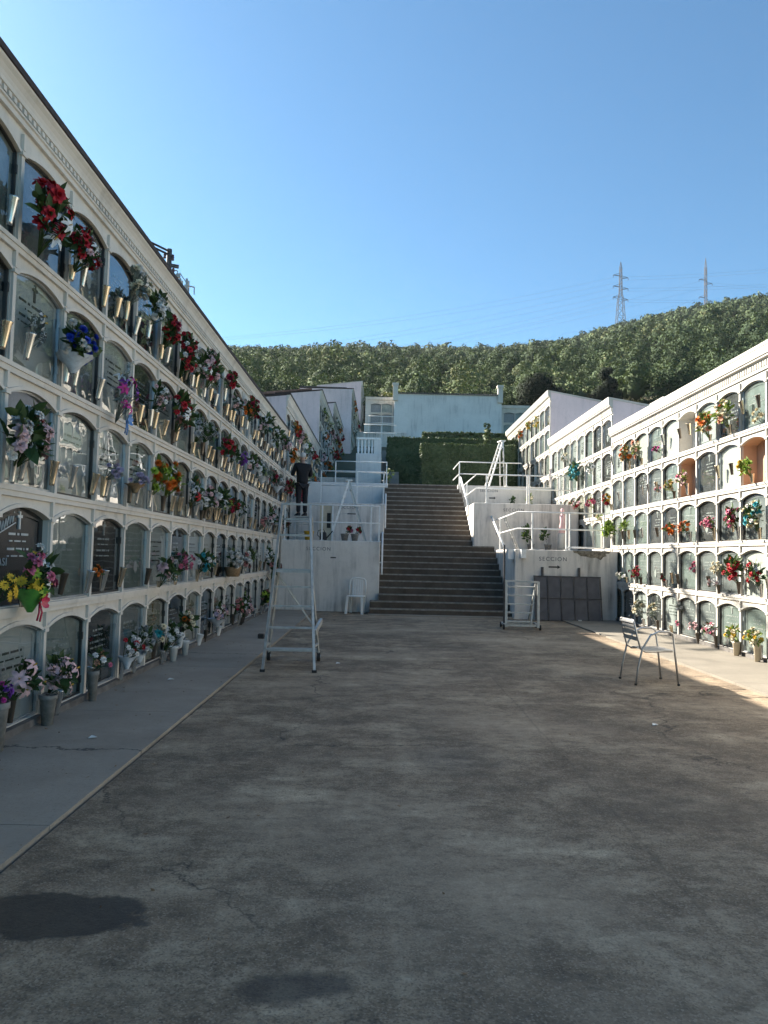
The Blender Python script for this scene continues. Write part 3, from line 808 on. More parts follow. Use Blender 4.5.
# ------------------------------------------------------------------ big pale wall at the top
t = thing('hall', 'windowless pale blue building with a corrugated roof edge above the hedges', 'building', (5.3, 65, 9))
mb = MB(); mb.box(.74, 9.9, 65, 70, 9, 15.25); mb.build('wall', M['bluewall'], t)
mb = MB(); k = 1.1
while k < 9.6:
    mb.tube([(k,64.86,15.27),(k,70.1,15.6)], .07, 6); k += .15
mb.build('roof', M['steel_dark'], t)
for x in (.62, 9.55):
    mb = MB(); mb.box(x, x+.42, 64.8, 65.25, 14.6, 16.0); mb.box(x-.06, x+.48, 64.74, 65.31, 15.9, 16.1); mb.build('pier', M['wall_shade'], t)

# ------------------------------------------------------------------ vegetation
def leaf_cloud(centres, radii, n, size, rng, squash=.8, inward=.35, upbias=.0, normals=False):
    """random leaf quads through a set of lumps -> verts, faces"""
    c = np.array(centres, float); r = np.array(radii, float)
    w = r**2; idx = rng.choice(len(c), n, p=w/w.sum())
    d = rng.normal(size=(n,3)); d /= np.linalg.norm(d, axis=1)[:,None]
    rad = (1-inward*rng.random(n)**1.5)
    p = c[idx] + d*(r[idx]*rad)[:,None]*np.array([1,1,squash])
    nn = d + rng.normal(size=(n,3))*.55 + np.array([0,0,.25+upbias]); nn /= np.linalg.norm(nn, axis=1)[:,None]
    a = np.cross(nn, rng.normal(size=(n,3))); a /= np.linalg.norm(a, axis=1)[:,None]
    b = np.cross(nn, a)
    s = size*(.6+.8*rng.random(n))
    a *= s[:,None]; b *= (s*.62)[:,None]
    v = np.stack([p-a, p-b*.9+nn*(s*.12)[:,None], p+a, p+b*.9+nn*(s*.12)[:,None]], 1).reshape(-1,3)
    f = np.arange(n*4).reshape(-1,4)
    if normals:
        ctr = c.mean(0); g = (p-ctr); g /= np.linalg.norm(g, axis=1)[:,None]+1e-6
        N = d*.65+g*.75+rng.normal(size=(n,3))*.22; N /= np.linalg.norm(N, axis=1)[:,None]
        fl = (nn*N).sum(1) < 0
        q = v.reshape(-1,4,3); q[fl] = q[fl][:,::-1]; v = q.reshape(-1,3)
        return v, f, np.repeat(N, 4, 0)
    return v, f
def mesh_np(name, v, f, mats, parent=None, tint=None, loc=None):
    me = bpy.data.meshes.new(name)
    me.vertices.add(len(v)); me.vertices.foreach_set('co', np.asarray(v, np.float32).ravel())
    k = f.shape[1]
    me.loops.add(f.size); me.loops.foreach_set('vertex_index', f.ravel().astype(np.int32))
    me.polygons.add(len(f)); me.polygons.foreach_set('loop_start', (np.arange(len(f))*k).astype(np.int32))
    me.update(calc_edges=True); me.validate()
    for m in (mats if isinstance(mats, (list, tuple)) else [mats]): me.materials.append(m)
    if tint is not None:
        at = me.attributes.new('tint', 'FLOAT', 'FACE'); at.data.foreach_set('value', np.asarray(tint, np.float32))
    o = bpy.data.objects.new(name, me); col.objects.link(o)
    if parent is not None: o.parent = parent
    return o
def ico(sub=1):
    import bmesh
    bm = bmesh.new(); bmesh.ops.create_icosphere(bm, subdivisions=sub, radius=1)
    v = np.array([x.co[:] for x in bm.verts]); f = np.array([[y.index for y in x.verts] for x in bm.faces]); bm.free()
    return v, f

# the wooded hill: one mass of crowns
def forest():
    rng = np.random.default_rng(11)
    temps = {}
    for lod, (n, size) in enumerate(((1500, .066), (700, .092), (330, .135), (200, .175))):
        L = []
        for k in range(6):
            m = rng.integers(5, 9)
            cs = rng.normal(size=(m,3))*np.array([.42,.42,.30]); cs[:,2] += .1
            rs = .38+.28*rng.random(m)
            v, f, N = leaf_cloud(cs, rs, n, size, rng, .85, .30, normals=True)
            kp = v.reshape(-1,4,3)[:,:,2].mean(1) > -.42; v = v.reshape(-1,4,3)[kp].reshape(-1,3); N = N.reshape(-1,4,3)[kp].reshape(-1,3); f = np.arange(len(v)).reshape(-1,4)
            L.append((v, f, N))
        temps[lod] = L
    iv, jf = ico(1); NI = []
    NN = []; V = []; T = []; V3 = []; F3 = []; T3 = []; o3 = 0
    pts = []
    cell = {}
    for it in range(60000):
        r = math.sqrt(rng.uniform(80**2, 425**2)); u = rng.uniform(-.42, .66)
        y = r/math.sqrt(1+u*u); x = u*y
        sp = 3.0 + r*.0028
        key = (int(x//sp), int(y//sp))
        if key in cell: continue
        cell[key] = 1; pts.append((x, y, r))
    for (x, y, r) in pts:
        z = hz(x, y)
        R_ = (1.55+1.25*rng.random())*(1.0 if r > 110 else .9)*(1.25 if rng.random() < .07 else 1)
        H = R_*(.85+.45*rng.random())
        lod = 0 if r < 125 else (1 if r < 200 else (2 if r < 310 else 3))
        v, f, N = temps[lod][rng.integers(6)]
        a = rng.random()*6.28; ca, sa = math.cos(a), math.sin(a)
        rot = np.array([[ca,-sa,0],[sa,ca,0],[0,0,1]])
        w = (v @ rot.T)*np.array([R_,R_,H]) + np.array([x, y, z+H*.95+.3*rng.random()])
        V.append(w); NN.append(N @ rot.T)
        g = .5*rng.random()+.18 + (.30 if rng.random() < .07 else 0)
        g += .13*math.sin(x*.045+y*.02)+.10*math.sin(x*.11-y*.07)
        T.append(np.clip(g + .16*rng.normal(size=len(f)), 0, 1))
        ww = iv*np.array([R_*.42,R_*.42,H*.45]) + np.array([x, y, z+H*.9])
        V3.append(ww); NI.append(iv); F3.append(jf+o3); o3 += len(iv); T3.append(np.full(len(jf), max(0, g-.05)))
    V = np.concatenate(V); F = np.arange(len(V)).reshape(-1,4)
    # triangles of the inner masses written as degenerate-free quads: two objects would be two masses, so pad by splitting edges
    V3 = np.concatenate(V3); F3 = np.concatenate(F3); T3 = np.concatenate(T3)
    me = bpy.data.meshes.new('forest')
    nv = len(V)+len(V3)
    me.vertices.add(nv); me.vertices.foreach_set('co', np.concatenate([V, V3]).astype(np.float32).ravel())
    li = np.concatenate([F.ravel(), (F3+len(V)).ravel()]).astype(np.int32)
    me.loops.add(len(li)); me.loops.foreach_set('vertex_index', li)
    ls = np.concatenate([np.arange(len(F))*4, len(F)*4+np.arange(len(F3))*3]).astype(np.int32)
    me.polygons.add(len(ls)); me.polygons.foreach_set('loop_start', ls)
    me.update(calc_edges=True)
    at = me.attributes.new('tint', 'FLOAT', 'FACE'); at.data.foreach_set('value', np.concatenate([np.concatenate(T), T3]).astype(np.float32))
    nv3 = V3.copy(); me.validate()
    allN = np.concatenate([np.concatenate(NN), np.concatenate(NI)])
    me.polygons.foreach_set('use_smooth', np.ones(len(ls), bool))
    cn = me.attributes.new('custom_normal', 'FLOAT_VECTOR', 'POINT'); cn.data.foreach_set('vector', allN.astype(np.float32).ravel())
    me.materials.append(M['forest'])
    o = bpy.data.objects.new('forest', me); col.objects.link(o)
    tag(o, 'dense green woodland covering the whole hillside', 'forest', None, 'stuff')
forest()

def tree(name, label, loc, h, r, n, size, mat, seed, shape='round'):
    rng = np.random.default_rng(seed)
    t = thing(name, label, 'tree', loc)
    mb = MB(); mb.tube([(0,0,-.5),(.05,0,h*.3),(.0,.05,h*.6),(0,0,h*.8)], [r*.09,r*.075,r*.05,.03], 8)
    for k in range(5):
        a = k*1.26; mb.tube([(0,0,h*.3+.1*k),(math.cos(a)*r*.35,math.sin(a)*r*.35,h*.5+.1*k),(math.cos(a)*r*.6,math.sin(a)*r*.6,h*.62)], [r*.045,r*.03,.02], 6)
    o = mb.build('trunk', M['trunk']); o.parent = t
    if shape == 'round':
        cs = []; rs = []
        for k in range(26):
            d = rng.normal(size=3); d /= np.linalg.norm(d)
            cs.append(d*np.array([r*.62,r*.62,h*.30])*(.55+.45*rng.random())+np.array([0,0,h*.56])); rs.append(r*(.26+.18*rng.random()))
        cs.append((0,0,h*.55)); rs.append(r*.6)
    elif shape == 'cone':
        cs = []; rs = []
        for k in range(26):
            q = rng.random()**.8; a = rng.random()*6.28; rr_ = r*(1-q)*.55+.1*r
            cs.append((math.cos(a)*rr_, math.sin(a)*rr_, h*(.16+.8*q))); rs.append(r*(.42*(1-q)+.16))
    else:   # slim column
        cs = [(0,0,h*(.12+.8*k/9)) for k in range(10)]; rs = [r*(.75+.4*math.sin(k/9*2.6+.3)) for k in range(10)]
    v, f, N = leaf_cloud(cs, rs, n, size, rng, .9, .5, normals=True)
    o = mesh_np('crown', v, f, mat, t); o.data.polygons.foreach_set('use_smooth', np.ones(len(f), bool)); o.data.attributes.new('custom_normal', 'FLOAT_VECTOR', 'POINT').data.foreach_set('vector', N.astype(np.float32).ravel())
    return t
tree('evergreen_tree', 'big round dark tree between pale hall and sunlit blocks', (15.2, 75, 12.5), 7.4, 3.6, 26000, .13, M['leaf_dark'], 3)
tree('evergreen_tree', 'dark cone-shaped tree behind the cracked end wall', (22.0, 76, 12.8), 8.0, 2.4, 18000, .11, M['leaf_dark'], 4, 'cone')
tree('broadleaf_tree', 'yellow-green bushy tree beside the dark cone-shaped tree', (26.6, 78, 12.6), 6.4, 3.2, 20000, .13, M['leaf_yel'], 5)
tree('cypress_tree', 'slim young cypress standing behind the clipped hedge', (4.15, 31.0, 4.3), 2.7, .16, 500, .07, M['hedge'], 6, 'col')
tree('broadleaf_tree', 'pale green rounded tree crown beside the far pale hall', (2.2, 84, 12.6), 7.0, 5.2, 24000, .15, M['leaf_yel'], 8)

def hedge(label, x0, x1, y0, y1, z0, z1, n, size, seed):
    rng = np.random.default_rng(seed)
    t = thing('hedge', label, 'hedge', ((x0+x1)/2, (y0+y1)/2, z0))
    c = np.array([(x0+x1)/2, (y0+y1)/2, z0])
    mb = MB(); g = size*.6
    mb.box(x0+g, x1-g, y0+g, y1-g, z0, z1-g); o = mb.build('core', M['hedge'], t)
    A = [(x1-x0)*(z1-z0), (y1-y0)*(z1-z0), (y1-y0)*(z1-z0), (x1-x0)*(y1-y0)]
    pr = np.array(A)/sum(A); fs = rng.choice(4, n, p=pr)
    u = rng.random(n); w = rng.random(n); p = np.zeros((n,3)); nn = np.zeros((n,3))
    lx, ly, lz = x1-x0, y1-y0, z1-z0
    for k, (nx_, fn) in enumerate((((0,-1,0), lambda a, b: np.stack([x0+a*lx, np.full_like(a, y0), z0+b*lz], 1)), ((-1,0,0), lambda a, b: np.stack([np.full_like(a, x0), y0+a*ly, z0+b*lz], 1)),
                                   ((1,0,0), lambda a, b: np.stack([np.full_like(a, x1), y0+a*ly, z0+b*lz], 1)), ((0,0,1), lambda a, b: np.stack([x0+a*lx, y0+b*ly, np.full_like(a, z1)], 1)))):
        mk = fs == k
        p[mk] = fn(u[mk], w[mk]); nn[mk] = nx_
    und = .02*np.sin(p[:,0]*5+p[:,2]*3)+.015*np.sin(p[:,2]*9+p[:,1]*7)
    p -= nn*(rng.random(n)*size*.9+und-.01)[:,None]
    d = nn+rng.normal(size=(n,3))*.6; d /= np.linalg.norm(d, axis=1)[:,None]
    a = np.cross(d, rng.normal(size=(n,3))); a /= np.linalg.norm(a, axis=1)[:,None]; b = np.cross(d, a)
    s = size*(.6+.7*rng.random(n)); a *= s[:,None]*.5; b *= s[:,None]*.34
    v = (np.stack([p-a, p-b, p+a, p+b], 1)-c).reshape(-1,3)
    mesh_np('foliage', v, np.arange(n*4).reshape(-1,4), M['hedge'], t)
hedge('front block of dark clipped hedge at the top of the stairs', 1.40, 4.95, 29.0, 30.0, 3.84, 5.72, 14000, .075, 2)
hedge('rear taller clipped hedge below the pale blue hall', .12, 6.2, 32.2, 33.4, 3.84, 6.45, 14000, .085, 3)
hedge('low dark clipped hedge right below the pale hall wall', 2.2, 9.0, 44, 45.2, 7.0, 8.6, 5000, .18, 4)

# ------------------------------------------------------------------ flowers
def petal(L, w, lift, curl, ang, r0=0.0, n=2):
    """one petal as a small strip; returns verts, faces"""
    v = []; ca, sa = math.cos(ang), math.sin(ang)
    for i in range(n+1):
        t = i/n; rr_ = r0+L*t*math.cos(lift+curl*t); z = L*t*math.sin(lift+curl*t)
        ww = w*math.sin(min(1, .25+t*.95)*math.pi*.72) if i < n else w*.35
        for q in (-1, 0, 1):
            x, y = rr_-abs(q)*ww*.05, q*ww
            v.append((ca*x-sa*y, sa*x+ca*y, z+abs(q)*ww*.25))
    f = []
    for i in range(n):
        for q in range(2):
            a = i*3+q; f.append((a, a+1, a+4, a+3))
    return v, f
def blossom_mesh(kind, c):
    k = kind+'_'+c
    if k in BM: return BM[k]
    mb = MB(); rr_ = random.Random(hash_(k))
    nm = {'r':'rose_blossom','l':'lily_blossom','m':'chrysanthemum_blossom','d':'daisy_blossom','s':'gladiolus_spike','f':'filler_sprig','c':'carnation_blossom'}[kind]
    def P(*a): mb.add(*petal(*a))
    if kind == 'r':
        for n, L, w, lift, curl, r0 in ((3,.55,.30,1.35,.2,.06),(5,.75,.38,1.15,-.35,.12),(6,.95,.46,.75,-.6,.15),(6,1.05,.50,.35,-.7,.18)):
            a0 = rr_.random()*6
            for i in range(n): P(L, w, lift, curl, a0+i*6.283/n+rr_.uniform(-.15,.15), r0, 2)
    elif kind == 'c':
        for n, L, w, lift in ((6,.6,.22,1.3),(8,.85,.26,.9),(10,1.0,.28,.45),(9,1.0,.28,.1)):
            a0 = rr_.random()*6
            for i in range(n): P(L*rr_.uniform(.85,1.1), w, lift+rr_.uniform(-.2,.2), -.2, a0+i*6.283/n, .05, 2)
    elif kind == 'l':
        for i in range(6): P(1.25, .30, .75, -1.0, i*1.047+rr_.uniform(-.1,.1), .05, 3)
        for i in range(3): mb.tube([(0,0,0),(.1*math.cos(i*2),.1*math.sin(i*2),.6)], .04, 4, 1)
    elif kind == 'm':
        for n, L, w, lift in ((8,.7,.12,1.35),(12,.9,.14,1.0),(15,1.0,.15,.6),(16,1.0,.15,.15),(14,.95,.15,-.3)):
            a0 = rr_.random()*6
            for i in range(n): P(L, w, lift, .35, a0+i*6.283/n, .04, 2)
    elif kind == 'd':
        for i in range(12): P(1.0, .22, .2, -.2, i*.5236, .12, 2)
        mb.lathe([(.26,.0),(.22,.12),(.0,.16)], (0,0,.02), 8, 1)
    elif kind == 's':
        for q in range(7):
            for i in range(4):
                v, f = petal(.55*(1-q*.09), .2, .6, -.6, i*1.57+q, .02, 2)
                mb.add([(x+.18*math.cos(q*2.4), y+.18*math.sin(q*2.4), z+q*.42) for x, y, z in v], f)
        mb.tube([(0,0,-.5),(0,0,3.1)], .05, 4, 2)
    elif kind == 'f':
        for q in range(16):
            d = Vector((rr_.gauss(0,1), rr_.gauss(0,1), abs(rr_.gauss(0,1)))).normalized()*rr_.uniform(.6,1.2)
            s = .13
            mb.add([(d.x+s,d.y,d.z),(d.x,d.y+s,d.z),(d.x-s,d.y,d.z),(d.x,d.y-s,d.z),(d.x,d.y,d.z+s),(d.x,d.y,d.z-s)], [(0,1,4),(1,2,4),(2,3,4),(3,0,4),(1,0,5),(2,1,5),(3,2,5),(0,3,5)])
            mb.tube([(0,0,-.3), d], .02, 3, 2)
    o = mb.build(nm, [petal_mat(c), M['flowercore'], M['leaf']], None, True)
    BM[k] = (o.data, nm); bpy.data.objects.remove(o)
    return BM[k]
BM = {}

def leaves_np(n, rng, w, h, d, s, size, spread=1.0):
    """strap and oval leaves, folded along the midrib, spraying out of a bunch"""
    V = []; F = []
    for k in range(n):
        a = rng.uniform(0, 6.283); el = rng.uniform(-.35, 1.35)
        dr = np.array([math.cos(a)*math.cos(el)*d, math.sin(a)*math.cos(el)*w, math.sin(el)*h])
        if s*dr[0] < -d*.15: dr[0] = -dr[0]*.6
        base = dr*rng.uniform(.25, .75)*spread
        u = dr/np.linalg.norm(dr) + rng.normal(size=3)*.45; u /= np.linalg.norm(u)
        L = size*rng.uniform(.6, 1.4); side = np.cross(u, rng.normal(size=3)); side /= np.linalg.norm(side); up = np.cross(side, u)
        ww = L*rng.uniform(.16, .3)
        o = len(V)
        V += [base, base+u*L*.35+side*ww, base+u*L*.35-up*ww*.3, base+u*L*.35-side*ww, base+u*L*.72+side*ww*.7-up*L*.06, base+u*L*.72-up*(ww*.25+L*.06), base+u*L*.72-side*ww*.7-up*L*.06, base+u*L-up*L*.2]
        F += [(o,o+1,o+2),(o,o+2,o+3),(o+1,o+4,o+5,o+2),(o+2,o+5,o+6,o+3),(o+4,o+7,o+5),(o+5,o+7,o+6)]
    return V, F

def bouquet(label, side, Y, Z, w, h, spec, leaf='leaf', nleaf=30, seed=0, wrap=None, bow=None, X=None, out=.10, lean=0.0, bs=None, individual=True, name='flower_bouquet', cat='flowers', group='flower bouquets on the niche walls'):
    """a bunch centred on (Y, Z) in front of the niche wall; its stems end at the base"""
    s = side
    if X is None: X = (XL if s > 0 else XR) + s*out
    rng = np.random.default_rng(seed+101)
    t = thing(name, label, cat, (X, Y, Z-h/2), group)
    d = min(.85*w, .24)
    hw = w/2; hh = h/2
    mb = MB()
    V, F = leaves_np(nleaf, rng, hw*1.1, hh*1.0, d*.62, s, max(.05, .27*min(w, h)))
    mb.add([tuple(np.array(p)+np.array([s*d*.25, 0, hh*.8])) for p in V], F)
    total = sum(int(q.split(':')[2])*(1.5 if individual and q[0] not in 'sfl' else 1) for q in spec.split())
    items = []
    gold = 2.399963
    i = 0
    for q in spec.split():
        parts = q.split(':'); kind, c, n = parts[0], parts[1], int(parts[2])
        if kind not in 'sfl' and individual: n = int(n*1.5)
        rel = float(parts[3]) if len(parts) > 3 else 1.0
        for _ in range(n): items.append((kind, c, rel))
    rng.shuffle(items)
    bs = bs or .86*math.sqrt(w*h/max(total, 5))
    groups = {}
    for i, (kind, c, rel) in enumerate(items):
        kind = str(kind); c = str(c); rel = float(rel)
        fr = (i+.5)/len(items)
        zz = 1-1.8*fr
        zz = max(-1, min(1, zz)); rad = math.sqrt(max(0, 1-zz*zz)); a = i*gold+rng.uniform(-.4, .4)
        px, py = math.cos(a)*rad, math.sin(a)*rad
        if s*px < -.15: px = -px*rng.uniform(.2, .9)
        q = rng.uniform(.62, 1.0)
        pos = np.array([px*d*.75*q + s*d*.25, py*hw*.9*q + lean*zz*hw, hh*.95 + zz*hh*.85*q])
        nrm = Vector((px+s*.45, py*.8, zz*.5+.35)) + Vector(rng.normal(size=3)*.25)
        if kind == 's': nrm = Vector((px*.5+s*.25, py*.7, 1.2))
        S = bs*rel*rng.uniform(.75, 1.15)*(.44 if kind == 'r' else .54)
        if kind == 's': S *= .55
        rot = nrm.normalized().to_track_quat('Z', 'Y').to_euler()
        rot2 = (nrm.normalized().to_track_quat('Z', 'Y') @ Vector((0,0,1)).rotation_difference(Vector((0,0,1))))
        me, nm = blossom_mesh(kind, c)
        if individual: inst(nm, me, t, tuple(pos), rot, S)
        else:
            groups.setdefault((kind, c), []).append((me, pos, rot, S))
        mb.tube([(s*.0, 0, 0.0), (pos[0]*.4, pos[1]*.35, pos[2]*.5), tuple(pos*.96)], .004, 4)
    for (kind, c), L in groups.items():
        g = MB(); me0 = None
        for me, pos, rot, S in L:
            mt = Matrix.LocRotScale(Vector(pos), rot, Vector((S,S,S))); o = len(g.v)
            g.v += [tuple(mt @ v.co) for v in me.vertices]
            for p in me.polygons: g.f.append([o+k for k in p.vertices]); g.m.append(p.material_index)
            me0 = me
        ob = g.build('blossom', list(me0.materials), None, True); ob.parent = t
    ob = mb.build('foliage', M[leaf], None, True); ob.parent = t
    if wrap:
        cone = MB(); n = 18; rr_ = random.Random(seed)
        rings = [(.02, -.05), (hw*.30, hh*.10), (hw*.52, hh*.30), (hw*.68, hh*.48)]
        vs = []
        for j, (r_, z_) in enumerate(rings):
            for k in range(n):
                a = 6.283*k/n; q = 1+(.10*rr_.uniform(-1,1)+.08*math.sin(k*2.6))*(j/3)
                vs.append((s*d*.2+math.cos(a)*min(r_, d*.9)*q, math.sin(a)*r_*q, z_*(1+.12*rr_.uniform(-1,1)*(j/3))))
        fs = [(j*n+k, j*n+(k+1)%n, (j+1)*n+(k+1)%n, (j+1)*n+k) for j in range(3) for k in range(n)]
        cone.add(vs, fs); ob = cone.build('wrapper', M[wrap], None, True); ob.parent = t
    if bow:
        b = MB()
        for k in range(6):
            a = -.6+k*.85; L = .085
            v, f = petal(L, .03, .2, .5, a, .01, 3)
            b.add([(s*(d*.55+z*.6), x, .03+y*.9) for x, y, z in v], f)
        b.tube([(s*d*.5,0,.03),(s*d*.55,.02,-.05),(s*d*.5,.015,-.12)], .008, 4); b.tube([(s*d*.5,0,.03),(s*d*.55,-.03,-.05),(s*d*.5,-.035,-.11)], .008, 4)
        ob = b.build('bow', M[bow], None, True); ob.parent = t
    return t

